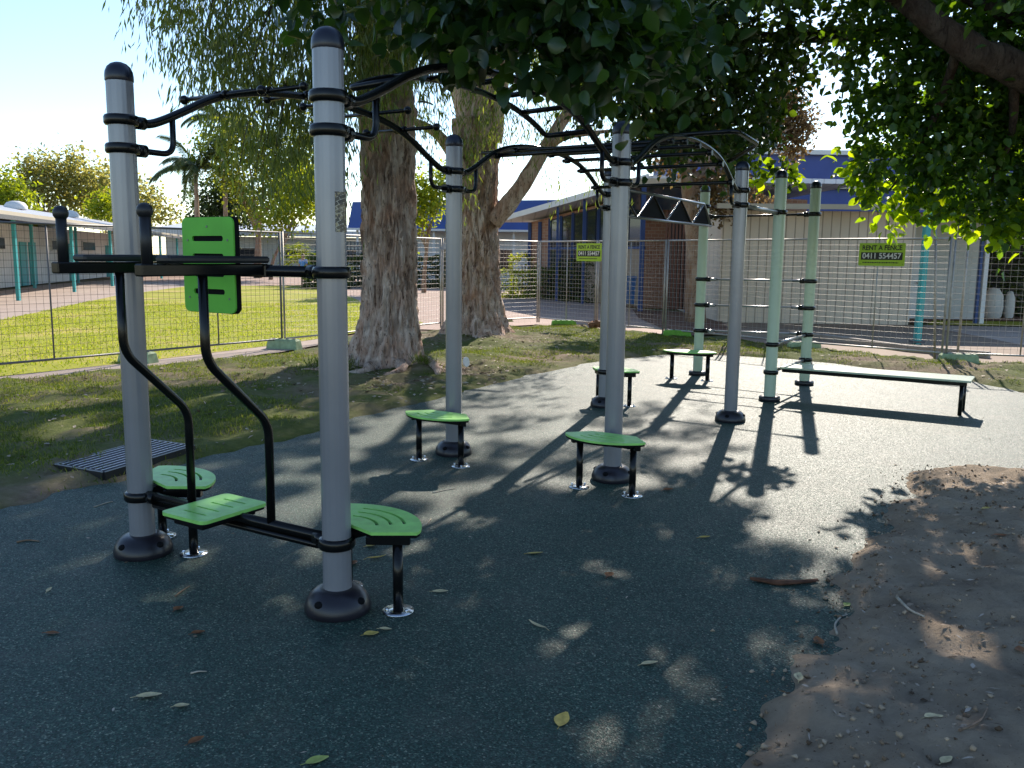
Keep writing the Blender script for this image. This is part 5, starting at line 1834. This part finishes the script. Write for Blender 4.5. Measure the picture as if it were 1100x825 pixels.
# ------------------------------------------------------------------ temporary fence
def fence_panel(p, q, label, mat='galv', wire='wire', h=2.08, gap=0.1):
    p, q = np.array([*p, 0.0]), np.array([*q, 0.0])
    L = np.linalg.norm(q - p)
    e = (q - p) / L
    t = thing('mesh_fence', tuple((p + q) / 2), label, 'fence panel', 'temporary mesh fence panels')
    zb_ = 0.14
    a, b = p + e * 0.035, q - e * 0.035
    m = MB()
    for c in (a, b):
        m.tube([c + [0, 0, 0.02], c + [0, 0, h]], 0.0195, 8)
    for z in (zb_, h - 0.02):
        m.tube([a + [0, 0, z], b + [0, 0, z]], 0.017, 8)
    c = (a + b) / 2
    m.tube([c + [0, 0, zb_], c + [0, 0, h - 0.02]], 0.0125, 8)
    m.build('frame', mat, t)
    m = MB()
    n = int(L / gap)
    nrm = np.array([-e[1], e[0], 0])
    for k_ in range(1, n):
        s = k_ * L / n
        w_ = 0.0 + 0.008 * math.sin(k_ * 1.7)
        m.tube([p + e * s + [0, 0, zb_], p + e * s + nrm * w_ + [0, 0, 1.1], p + e * s + [0, 0, h - 0.02]], 0.0022, 4, False)
    nz = int((h - zb_) / gap)
    for k_ in range(1, nz):
        z = zb_ + k_ * (h - zb_ - 0.02) / nz
        m.tube([a + [0, 0, z], (a + b) / 2 + nrm * 0.012 + [0, 0, z - 0.006], b + [0, 0, z]], 0.0022, 4, False)
    m.build('wire_mesh', wire, t)
    return t


ll = ['mesh fence panel cut off by the left edge of the view', 'mesh fence panel left of the far-left grey post, before the sunny lawn', 'mesh fence panel behind the green backrest board',
      'mesh fence panel between the nearest post and the first paperbark trunk', 'mesh fence panel seen between the two paperbark trunks', 'mesh fence panel running from the second paperbark trunk to the fence corner']
for i in range(6):
    fence_panel(fence_left[i], fence_left[i + 1], ll[i], 'gutter' if i < 3 else 'galv', 'shaded_wire' if i < 3 else 'wire')  # first left panels: backlit shade painted as dark frame and wire
lr = ['mesh fence panel at the corner before the sunlit clipped shrub', 'mesh fence panel carrying the hire sign left of the thick middle post', 'mesh fence panel before the brown slat screen', 'mesh fence panel between the tall grey post and the paired green posts',
      'mesh fence panel carrying the hire sign before the corrugated shed', 'mesh fence panel before the pale doors at right', 'mesh fence panel cut off by the right edge of the view']
for i in range(7):
    fence_panel(fence_right[i], fence_right[i + 1], lr[i])


def fence_foot(pos, rz, mat, label):
    t = thing('fence_block', (*pos, 0.0), label, 'fence foot', 'plastic feet under the fence joints', rz, False)
    m = MB()
    L, W, H = 0.62, 0.23, 0.15
    vs, fs = [], []
    for z, i in ((-0.04, 0), (H - 0.03, 0.025), (H, 0.05)):
        for x_, y_ in ((-1, -1), (1, -1), (1, 1), (-1, 1)):
            vs.append((x_ * (L / 2 - i), y_ * (W / 2 - i), z))
    fs = [(3, 2, 1, 0), (8, 9, 10, 11)]
    for k_ in range(2):
        for j in range(4):
            n_ = (j + 1) % 4
            fs.append((k_ * 4 + j, k_ * 4 + n_, k_ * 4 + 4 + n_, k_ * 4 + 4 + j))
    m.add(vs, fs)
    m.build('block', mat, t)
    m = MB()
    for x_ in (-0.2, -0.07, 0.07, 0.2):
        m.tube([(x_, 0, H - 0.01), (x_, 0, H + 0.012)], 0.03, 12)
    m.build('socket', 'black_plastic', t)
    return t


fl_ang = math.atan2(2.3, 1.6)
fr_ang = math.atan2(-1.62, 1.33)
fence_foot((-4.15, 15.75), fl_ang - R(70), 'foot_pale', 'pale green fence foot on the path right of the backrest board')
fence_foot((-5.85, 13.5), fl_ang - R(75), 'foot_pale', 'pale fence foot half hidden behind the far-left post')
fence_foot((1.25, 21.3), 0.1, 'foot_green', 'bright green fence foot on the grass right of the second paperbark trunk')
fence_foot((3.55, 18.75), -0.1, 'foot_green', 'bright green fence foot left of the sunlit fan-shaped step')
fence_foot((5.5, 16.35), 0.1, 'foot_pale', 'pale fence foot behind the paired green posts')
fence_foot((7.5, 14.55), -0.2, 'foot_pale', 'shaded fence foot below the leaning pole at right')

# leaning spare poles against the right-hand fence
for x0, x1, lab in ((1004, 1005, 'thin upright pole rising above the fence rail before the pale doors'), (1028, 1042, 'thin leaning pole rising above the fence rail at right')):
    a = G(x0, 386)
    b = at(x1, 240, a[1] - 0.05)
    m = MB()
    m.tube([a - [0, 0, 0.03], b], 0.022, 8)
    m.ball(b, 0.024, 10)
    tag(m.build('fence_pole', 'galv'), lab, 'pole', 'spare poles at the fence')


def fence_sign(c, ang, label, w=0.80, h=0.40):
    t = thing('fence_sign', tuple(c), label, 'sign', 'hire signs on the fence', ang, False)
    m = MB()
    m.plate(rrect(w, h, 0.02), [], -0.003, 0.003, lambda x_, y_, z_: (x_, -z_, y_))
    m.build('board', 'sign_lime', t)
    m = MB()
    m.plate(rrect(w * 0.90, h * 0.33, 0.008), [], 0.0035, 0.005, lambda x_, y_, z_: (x_, -z_, y_ - h * 0.07))
    m.build('number_band', 'sign_black', t)

    def txt(s, size, y_, mat, name, width, off):
        cu = bpy.data.curves.new(name, 'FONT')
        cu.body = s
        cu.size = size
        cu.align_x = 'CENTER'
        cu.align_y = 'CENTER'
        cu.extrude = 0.0008
        cu.offset = 0.0028 if size > 0.05 else 0.0
        cu.materials.append(MAT[mat])
        o = bpy.data.objects.new(name, cu)
        col.objects.link(o)
        o.parent = t
        o.location = (0, -off, y_)
        o.rotation_euler = (R(90), 0, 0)
        bpy.context.view_layer.update()
        k_ = width / max(0.01, o.dimensions.x)
        me = bpy.data.meshes.new_from_object(o.evaluated_get(bpy.context.evaluated_depsgraph_get()))
        bpy.data.objects.remove(o)
        bpy.data.curves.remove(cu)
        o = bpy.data.objects.new(name, me)
        col.objects.link(o)
        o.parent = t
        o.location = (0, -off, y_)
        o.rotation_euler = (R(90), 0, 0)
        o.scale = (k_, 1, 1)
        return o
    txt('RENT A FENCE', 0.115, h * 0.285, 'sign_black', 'lettering', w * 0.86, 0.0048)
    txt('0411 554457', 0.135, -h * 0.07, 'sign_white', 'phone_number', w * 0.84, 0.0064)
    m = MB()
    xx = -w * 0.41
    for k_ in range(26):
        ww = 0.010 + 0.014 * ((k_ * 7) % 5) / 4
        m.box((xx + ww / 2, -0.0042, -h * 0.355), (ww, 0.0012, 0.020 + 0.008 * ((k_ * 3) % 3)))
        xx += ww + 0.0075
    m.build('small_print', 'sign_black', t)
    m = MB()
    for x_ in (-w * .46, w * .46):
        for y_ in (-h * .42, h * .42):
            m.tube([(x_, -0.004, y_), (x_, 0.03, y_)], 0.006, 6)
    m.build('tie', 'black_plastic', t)
    return t


d5 = np.array(fence_right[5]) - np.array(fence_right[4])
a5 = math.atan2(d5[1], d5[0])
q5 = np.array(fence_right[4]) + d5 * 0.525
n5 = np.array([math.sin(a5), -math.cos(a5)])
fence_sign((q5[0] + n5[0] * 0.02, q5[1] + n5[1] * 0.02, 1.79), a5, 'lime green fence hire sign hanging before the corrugated shed')
d1 = np.array(fence_right[2]) - np.array(fence_right[1])
a1 = math.atan2(d1[1], d1[0])
q1 = np.array(fence_right[1]) - 0.13 * d1
n1 = np.array([math.sin(a1), -math.cos(a1)])
fence_sign((q1[0] + n1[0] * 0.02, q1[1] + n1[1] * 0.02, 1.80), a1, 'lime green fence hire sign left of the thick middle post', 0.84, 0.42)
# ------------------------------------------------------------------ left classroom block
dL = np.array([-0.215, 0.977, 0])
nL = np.array([0.977, 0.215, 0])
o0 = np.array([-15.2, 21.5, 0.0])            # start of the post line
CB = thing('classroom_block', tuple(o0 + dL * 20 - nL * 6), 'long low pale classroom building with teal posts behind the lawn at left', 'building', 'school buildings')
W0 = o0 - nL * 3.9
LEN = 52


def wl(s, off, z):
    return W0 + dL * s + nL * off + np.array([0, 0, z])


m = MB()
m.beam(wl(0, -3.5, 1.45), wl(LEN, -3.5, 1.45), 7.0, 2.9)
m.build('wall', 'clad_left', CB)
m = MB()
vs = [wl(-1, 4.3, 2.80), wl(LEN, 4.3, 2.80), wl(LEN, -3.0, 4.15), wl(-1, -3.0, 4.15), wl(LEN, -9, 3.0), wl(-1, -9, 3.0)]
vs2 = [x_ - np.array([0, 0, 0.12]) for x_ in vs]
m.add(vs + vs2, [(0, 1, 2, 3), (3, 2, 4, 5), (9, 8, 7, 6), (11, 10, 8, 9), (0, 6, 7, 1), (5, 4, 10, 11), (1, 7, 8, 2), (2, 8, 10, 4), (3, 9, 6, 0), (5, 11, 9, 3)])
rf = m.build('roof', 'roof_metal', CB)
m = MB()
m.beam(wl(-1, 4.37, 2.74), wl(LEN, 4.37, 2.74), 0.12, 0.14)
m.build('gutter', 'gutter', rf).location = -Vector(LOC[CB.name])
m = MB()
m.beam(wl(-1, 4.30, 2.88), wl(LEN, 4.30, 2.88), 0.05, 0.13)
m.build('fascia', 'fascia', rf).location = -Vector(LOC[CB.name])
for s in (13, 17, 26, 36):
    m = MB()
    c = wl(s, -1.2, 3.80)
    m.lathe([(0.55, 0), (0.55, 0.16), (0.42, 0.34), (0.18, 0.42), (0.001, 0.43)], c, 16)
    m.build('skylight', 'white_paint', rf).location = -Vector(LOC[CB.name])
for s in (1.5, 8.9, 16.0, 23.0, 30.0, 37.0, 44.0):
    m = MB()
    m.beam(wl(s, 3.9, -0.05), wl(s, 3.9, 2.72), 0.11, 0.11)
    m.build('verandah_post', 'teal', CB)
for s in (5.0, 13.0, 20.0, 27.5):
    m = MB()
    m.beam(wl(s, 1.2, -0.05), wl(s, 1.2, 3.2), 0.11, 0.11)
    m.build('verandah_post', 'teal', CB)
for s in (6.0, 22.6, 24.0, 31.0, 40.0):
    m = MB()
    m.box(wl(s, 0.03, 1.05), (0.07, 1.0, 2.1), math.atan2(nL[1], nL[0]))
    m.build('door', 'teal', CB)
for s, ln in ((2.0, 2.4), (9.5, 2.6), (15.6, 2.4), (19.5, 1.0), (28.0, 1.6), (35.0, 3.0), (44.0, 3.0)):
    m = MB()
    m.box(wl(s, 0.04, 2.0), (0.08, ln, 0.62), math.atan2(nL[1], nL[0]))
    w_ = m.build('window', 'white_paint', CB)
    m = MB()
    m.box(wl(s, 0.085, 2.0), (0.02, ln - 0.14, 0.48), math.atan2(nL[1], nL[0]))
    m.build('pane', 'glass', w_).location = -Vector(LOC[CB.name])

# far pale classroom across the back of the lawn
FC = thing('classroom_block', (-20, 82, 0), 'pale single-storey building far behind the yellow-green trees', 'building', 'school buildings')
m = MB()
m.box((-19, 84, 1.6), (26, 6, 3.2))
m.build('wall', 'cream', FC)
m = MB()
m.beam((-33, 80.2, 3.5), (-5.5, 80.2, 3.5), 1.6, 0.5)
m.add([(-33, 79.4, 3.76), (-5.5, 79.4, 3.76), (-5.5, 88, 4.6), (-33, 88, 4.6)], [(0, 1, 2, 3)])
m.build('roof', 'roof_pale', FC)
for x_ in (-29, -24.5, -20, -15.5, -11):
    m = MB()
    m.box((x_, 80.97, 1.7), (2.2, 0.06, 1.1))
    w_ = m.build('window', 'white_paint', FC)
    m = MB()
    m.box((x_, 80.925, 1.7), (2.0, 0.02, 0.9))
    m.build('pane', 'glass', w_).location = -Vector(LOC[FC.name])
for x_ in (-26.8, -17.8, -13.0):
    m = MB()
    m.box((x_, 80.96, 1.1), (1.0, 0.08, 2.2))
    m.build('door', 'teal', FC)

# blue-roofed hall behind the paperbarks
BH = thing('blue_hall', (-4.5, 52, 0), 'white-walled hall with a deep blue fascia behind the two paperbark trunks', 'building', 'school buildings')
m = MB()
m.box((-3.5, 55, 1.55), (10.6, 6, 3.1))
m.build('wall', 'white_paint', BH)
m = MB()
vs = [(-9.5, 50.5, 3.15), (2.5, 50.5, 3.15), (2.5, 50.5, 4.9), (-9.2, 50.5, 4.65), (-9.5, 59, 3.15), (2.5, 59, 3.15), (2.5, 59, 5.2), (-9.2, 59, 5.0)]
m.add(vs, [(0, 1, 2, 3), (1, 5, 6, 2), (5, 4, 7, 6), (4, 0, 3, 7), (3, 2, 6, 7), (4, 5, 1, 0)])
m.build('roof', 'blue_roof', BH)
m = MB()
m.beam((-9.6, 50.42, 3.13), (2.6, 50.42, 3.13), 0.12, 0.12)
m.build('gutter', 'white_paint', BH)
for x_ in (-9.0, -6.9, -4.6, -2.3, 0.0, 2.2):
    m = MB()
    m.beam((x_, 50.8, -0.05), (x_, 50.8, 3.12), 0.12, 0.12)
    m.build('verandah_post', 'white_paint', BH)
for x_ in (-8.0, -3.4, -0.9):
    m = MB()
    m.box((x_, 51.96, 1.5), (1.9, 0.08, 1.3))
    w_ = m.build('window', 'white_paint', BH)
    m = MB()
    m.box((x_, 51.91, 1.5), (1.7, 0.03, 1.1))
    m.build('pane', 'glass', w_).location = -Vector(LOC[BH.name])
# dark lattice bay at the left end of the hall
m = MB()
for k_ in range(15):
    m.box((-11.3 + k_ * 0.2, 50.3, 1.2), (0.05, 0.05, 2.4))
for k_ in range(12):
    m.box((-9.9, 50.26, 0.15 + k_ * 0.2), (2.9, 0.03, 0.05))
tl = m.build('lattice_screen', 'gutter', BH)

# ------------------------------------------------------------------ blue-framed glazed building (centre)
f0, f1 = np.array([0.75, 38.6, 0]), np.array([4.55, 30.2, 0])
eG = (f1 - f0) / np.linalg.norm(f1 - f0)
LG = np.linalg.norm(f1 - f0)
nG = np.array([-eG[1], eG[0], 0])
if nG[0] > 0:
    nG = -nG
GB = thing('glazed_building', tuple((f0 + f1) / 2 - nG * 3), 'brick building with blue window frames and a rising pale roof at centre', 'building', 'school buildings')


def gp_(s, off, z):
    return f0 + eG * s + nG * off + np.array([0, 0, z])


rz_ = math.atan2(eG[1], eG[0])
tl0, tl1 = 3.15, 3.9
m = MB()
vs = [gp_(-0.3, -7, -0.1), gp_(LG, -7, -0.1), gp_(LG, 0, -0.1), gp_(-0.3, 0, -0.1), gp_(-0.3, -7, tl0), gp_(LG, -7, tl1), gp_(LG, 0, tl1), gp_(-0.3, 0, tl0)]
m.add(vs, [(0, 3, 2, 1), (4, 5, 6, 7), (0, 1, 5, 4), (1, 2, 6, 5), (2, 3, 7, 6), (3, 0, 4, 7)])
m.build('wall', 'brick', GB)
m = MB()
a = [gp_(-1.2, 1.0, tl0 + 0.02), gp_(LG + 1.6, 1.0, tl1 + 0.22), gp_(LG + 1.6, -8, tl1 + 0.5), gp_(-1.2, -8, tl0 + 0.3)]
b = [x_ + np.array([0, 0, 0.16]) for x_ in a]
m.add(a + b, [(3, 2, 1, 0), (4, 5, 6, 7), (0, 1, 5, 4), (1, 2, 6, 5), (2, 3, 7, 6), (3, 0, 4, 7)])
m.build('roof', 'roof_pale', GB)
m = MB()
m.beam(gp_(-1.2, 1.05, tl0 + 0.12), gp_(LG + 1.6, 1.05, tl1 + 0.32), 0.06, 0.22)
m.build('fascia', 'white_paint', GB)
# glazing strips between blue mullions
nb = 7
for k_ in range(nb):
    s0, s1 = 1.9 + k_ * (LG - 2.1) / nb, 1.9 + (k_ + 1) * (LG - 2.1) / nb
    zz0 = tl0 + (tl1 - tl0) * (s0 / LG) - 0.1
    zz1 = tl0 + (tl1 - tl0) * (s1 / LG) - 0.1
    m = MB()
    m.add([gp_(s0 + .06, 0.03, 2.05), gp_(s1 - .06, 0.03, 2.05), gp_(s1 - .06, 0.03, zz1), gp_(s0 + .06, 0.03, zz0),
           gp_(s0 + .06, 0.005, 2.05), gp_(s1 - .06, 0.005, 2.05), gp_(s1 - .06, 0.005, zz1), gp_(s0 + .06, 0.005, zz0)],
          [(0, 1, 2, 3), (3, 2, 6, 7), (0, 4, 5, 1), (1, 5, 6, 2), (0, 3, 7, 4)])
    w_ = m.build('window', 'glass', GB)
    m = MB()
    m.box(gp_((s0 + s1) / 2, 0.02, 1.0), (s1 - s0 - 0.12, 0.03, 2.0), rz_)
    m.build('wall_panel', 'glass' if k_ in (0, 1, 2, 5) else 'tan_panel', GB)
    m = MB()
    m.beam(gp_(s0, 0.05, -0.05), gp_(s0, 0.05, zz0 + .05), 0.10, 0.10)
    m.build('mullion', 'blue_paint', GB)
m = MB()
m.beam(gp_(1.9, 0.07, 2.03), gp_(LG, 0.07, 2.03), 0.06, 0.08)
m.build('transom', 'blue_paint', GB)
for s in (0.0, 1.0):
    m = MB()
    m.beam(gp_(s, 0.06, -0.05), gp_(s, 0.06, tl0), 0.16, 0.14)
    m.build('mullion', 'blue_paint', GB)
for s in (4.3, 6.4, 8.3):
    m = MB()
    m.beam(gp_(s, 0.9, -0.05), gp_(s, 0.9, tl0 + (tl1 - tl0) * s / LG + 0.1), 0.09, 0.09)
    m.build('verandah_post', 'blue_paint', GB)

# brick wing behind the thick post, with a deep shaded eave
BW = thing('brick_wing', (4.6, 30.5, 0), 'shaded brick wing with dark upper glazing beside the brown slat screen', 'building', 'school buildings')
m = MB()
m.box((6.2, 31.7, 1.55), (3.5, 3.0, 3.3))
m.build('wall', 'brick', BW)
m = MB()
m.box((5.3, 31.0, 4.05), (3.7, 6.0, 0.22))
m.build('roof', 'fascia', BW)
m = MB()
m.box((5.3, 30.45, 3.55), (3.2, 4.6, 0.7))
m.build('clerestory', 'glass', BW)
for x_ in (4.1, 5.6):
    m = MB()
    m.box((x_, 28.1, 1.9), (0.14, 0.14, 4.0))
    m.build('verandah_post', 'blue_paint', BW)

# brown slat screen
SS = thing('slat_screen', (6.2, 27.4, 0), 'tall dark brown vertical slat screen behind the leaning tan trunk', 'screen fence')
s0, s1 = np.array([4.85, 28.3, 0]), np.array([7.3, 26.2, 0])
es = (s1 - s0) / np.linalg.norm(s1 - s0)
Ls_ = np.linalg.norm(s1 - s0)
m = MB()
n = 26
for k_ in range(n):
    c = s0 + es * (k_ + .5) * Ls_ / n
    m.box(c + [0, 0, 1.72], (0.075, 0.03, 3.3), math.atan2(es[1], es[0]))
m.build('slats', 'slat_brown', SS)
m = MB()
for z in (0.5, 1.8, 3.1):
    m.beam(s0 + [0.02, 0.04, z], s1 + [0.02, 0.04, z], 0.04, 0.09)
m.build('rail', 'gutter', SS)
m = MB()
m.beam(s0 + [0.25, 0.3, 1.65], s1 + [0.25, 0.3, 1.65], 0.03, 3.2)
m.build('backing', 'dark', SS)

# wheelie bin
bpz = np.array([4.15, 31.0, 0])
WB = thing('wheelie_bin', tuple(bpz), 'light blue wheelie bin standing against the brick wall behind the thick middle post', 'bin')
m = MB()
vs = []
for z, w_, d_ in ((0.06, 0.44, 0.5), (0.95, 0.58, 0.68)):
    for x_, y_ in ((-1, -1), (1, -1), (1, 1), (-1, 1)):
        vs.append((bpz[0] + x_ * w_ / 2, bpz[1] + y_ * d_ / 2, z))
m.add(vs, [(3, 2, 1, 0), (4, 5, 6, 7), (0, 1, 5, 4), (1, 2, 6, 5), (2, 3, 7, 6), (3, 0, 4, 7)])
m.build('body', 'bin_blue', WB)
m = MB()
m.box(bpz + [0, 0, 1.0], (0.62, 0.74, 0.09), 0, 0.02)
m.build('lid', 'bin_blue', WB)
for x_ in (-0.24, 0.24):
    m = MB()
    m.tube([bpz + [x_ - .03, 0.26, 0.1], bpz + [x_ + .03, 0.26, 0.1]], 0.1, 14)
    m.build('wheel', 'black_plastic', WB)

# ------------------------------------------------------------------ corrugated shed on the right
SH = thing('shed', (9, 26, 0), 'long pale corrugated shed with a low roof behind the right-hand fence', 'shed', 'school buildings')
m = MB()
vs = [(5.62, 23.9, -0.06), (10.72, 23.6, -0.06), (10.72, 29.5, -0.06), (5.62, 29.8, -0.06), (5.62, 23.9, 2.98), (10.72, 23.6, 2.98), (10.72, 29.5, 3.3), (5.62, 29.8, 3.3)]
m.add(vs, [(0, 3, 2, 1), (4, 5, 6, 7), (0, 1, 5, 4), (1, 2, 6, 5), (2, 3, 7, 6), (3, 0, 4, 7)])
m.build('wall', 'clad', SH)
m = MB()
vs = [(5.35, 23.2, 3.0), (13.9, 22.7, 3.0), (13.9, 30.2, 3.42), (5.35, 30.4, 3.42)]
m.add(vs + [(a_, b_, c_ + 0.1) for a_, b_, c_ in vs], [(3, 2, 1, 0), (4, 5, 6, 7), (0, 1, 5, 4), (1, 2, 6, 5), (2, 3, 7, 6), (3, 0, 4, 7)])
m.build('roof', 'roof_pale', SH)
m = MB()
m.beam((5.3, 23.14, 3.05), (13.95, 22.64, 3.05), 0.10, 0.13)
m.build('gutter', 'fascia', SH)
m = MB()
m.box((8.8, 23.52, 0.9), (0.7, 0.02, 1.9))
# recessed pale end wall with doors
m = MB()
m.box((12.3, 26.05, 1.5), (3.2, 0.16, 3.1))
m.build('end_wall', 'cream', SH)
m = MB()
m.box((11.05, 24.6, 1.47), (0.14, 0.30, 3.05))
m.build('white_post', 'white_paint', SH)
for x_ in (13.05,):
    m = MB()
    m.box((x_, 24.3, 1.47), (0.12, 0.12, 3.05))
    m.build('white_post', 'white_paint', SH)
m = MB()
m.box((12.92, 24.34, 1.47), (0.07, 0.12, 3.05))
m.build('blue_post', 'blue_paint', SH)
m = MB()
m.box((11.6, 25.94, 1.15), (0.95, 0.06, 2.3))
dr_ = m.build('door', 'white_paint', SH)
m = MB()
m.ball((11.95, 25.88, 1.05), 0.04, 10)
m.build('handle', 'bright_steel', dr_).location = -Vector(LOC[SH.name])
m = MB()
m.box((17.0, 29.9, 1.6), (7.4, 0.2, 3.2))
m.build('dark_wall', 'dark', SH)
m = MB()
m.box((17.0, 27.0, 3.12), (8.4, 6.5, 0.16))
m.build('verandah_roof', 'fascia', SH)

tp_ = G(985, 368)
m = MB()
m.beam((tp_[0], tp_[1], -0.05), (tp_[0] + 0.02, tp_[1], 2.95), 0.16, 0.10)
TPm = thing('teal_post', (tp_[0], tp_[1], 0), 'teal painted post standing in front of the corrugated shed', 'post')
m.build('shaft', 'teal', TPm)
m = MB()
m.box((tp_[0], tp_[1], 0.02), (0.26, 0.2, 0.04))
m.build('base_plate', 'gutter', TPm)

for px_, py_, w_, h_, lab in ((1065, 332, 0.6, 0.95, 'white rounded water drum in the dark verandah at the right edge'), (1083, 333, 0.3, 0.85, 'narrow white sack right of the drum in the dark verandah')):
    c = G(px_, 341)
    m = MB()
    m.lathe([(w_ * .36, 0), (w_ * .44, 0.08), (w_ * .5, h_ * .35), (w_ * .46, h_ * .75), (w_ * .25, h_ * .97), (0.001, h_)], (c[0], c[1], -0.04), 20)
    tag(m.build('storage_drum', 'cream'), lab, 'drum', 'white containers in the verandah')

# big blue hall behind the shed
BB = thing('blue_hall', (17, 44, 0), 'large blue hall with a pale band showing above the shed roof', 'building', 'school buildings')
m = MB()
m.box((18.5, 44.2, 2.4), (22, 8, 4.9))
m.build('wall', 'blue_wall', BB)
m = MB()
m.box((18.5, 44.2, 5.68), (22.0, 8.0, 1.30))
m.build('upper_wall', 'blue_wall', BB)
m = MB()
m.box((18.5, 44.1, 4.94), (22.5, 8.3, 0.17))
m.build('pale_band', 'fascia', BB)
m = MB()
m.box((18.5, 44.2, 6.44), (22.6, 8.6, 0.20))
m.build('roof', 'white_paint', BB)

# ------------------------------------------------------------------ person far off on the path
pc = np.array([*at(326, 300, 44.0)[:2], -0.02])
person = bpy.data.objects.new('person', None)


def skin_fig(name, joints, edges, mat, parent=None, sub=2):
    me = bpy.data.meshes.new(name)
    me.from_pydata([j[0] for j in joints], edges, [])
    o = bpy.data.objects.new(name, me)
    col.objects.link(o)
    if parent is not None:
        o.parent = parent
    md = o.modifiers.new('skin', 'SKIN')
    for i, j in enumerate(joints):
        me.skin_vertices[0].data[i].radius = (j[1], j[2] if len(j) > 2 else j[1])
    me.skin_vertices[0].data[0].use_root = True
    md.use_smooth_shade = True
    s = o.modifiers.new('sub', 'SUBSURF')
    s.levels = s.render_levels = sub
    me.materials.append(MAT[mat])
    return o


J = [((0, 0, 0.93), .15, .11), ((0, 0, 1.12), .13, .10), ((0, 0, 1.34), .17, .11), ((0, 0, 1.47), .06), ((0, 0, 1.54), .055), ((0, 0, 1.64), .095, .105), ((0, 0, 1.73), .07),
     ((.18, 0, 1.40), .055), ((.25, .02, 1.12), .042), ((.22, -.14, .92), .035), ((.21, -.19, .86), .04),
     ((-.18, 0, 1.40), .055), ((-.25, .02, 1.12), .042), ((-.24, .02, .86), .035), ((-.24, .0, .78), .04),
     ((.09, 0, .86), .085), ((.10, -.01, .48), .06), ((.10, .02, .10), .04), ((.11, -.12, .04), .04),
     ((-.09, 0, .86), .085), ((-.10, .03, .48), .06), ((-.12, .06, .10), .04), ((-.13, -.06, .04), .04)]
E_ = [(0, 1), (1, 2), (2, 3), (3, 4), (4, 5), (5, 6), (2, 7), (7, 8), (8, 9), (9, 10), (2, 11), (11, 12), (12, 13), (13, 14), (0, 15), (15, 16), (16, 17), (17, 18), (0, 19), (19, 20), (20, 21), (21, 22)]
PB_ = skin_fig('person', J, E_, 'skin')
PB_.location = pc
PB_.rotation_euler = (0, 0, R(150))
tag(PB_, 'distant person in a light blue shirt and dark shorts standing beyond the lawn', 'person')
skin_fig('shirt', [((0, 0, .90), .17, .13), ((0, 0, 1.12), .15, .12), ((0, 0, 1.33), .19, .125), ((.19, 0, 1.39), .075), ((.235, .01, 1.20), .065), ((-.19, 0, 1.39), .075), ((-.235, .01, 1.20), .065)],
         [(0, 1), (1, 2), (2, 3), (3, 4), (2, 5), (5, 6)], 'shirt', PB_)
skin_fig('shorts', [((0, 0, .90), .16, .125), ((.095, 0, .84), .105), ((.105, -.005, .52), .09), ((-.095, 0, .84), .105), ((-.105, .02, .52), .09)], [(0, 1), (1, 2), (0, 3), (3, 4)], 'shorts', PB_)
skin_fig('hair', [((0, .02, 1.70), .10, .105), ((0, .03, 1.62), .095, .08)], [(0, 1)], 'hair', PB_)
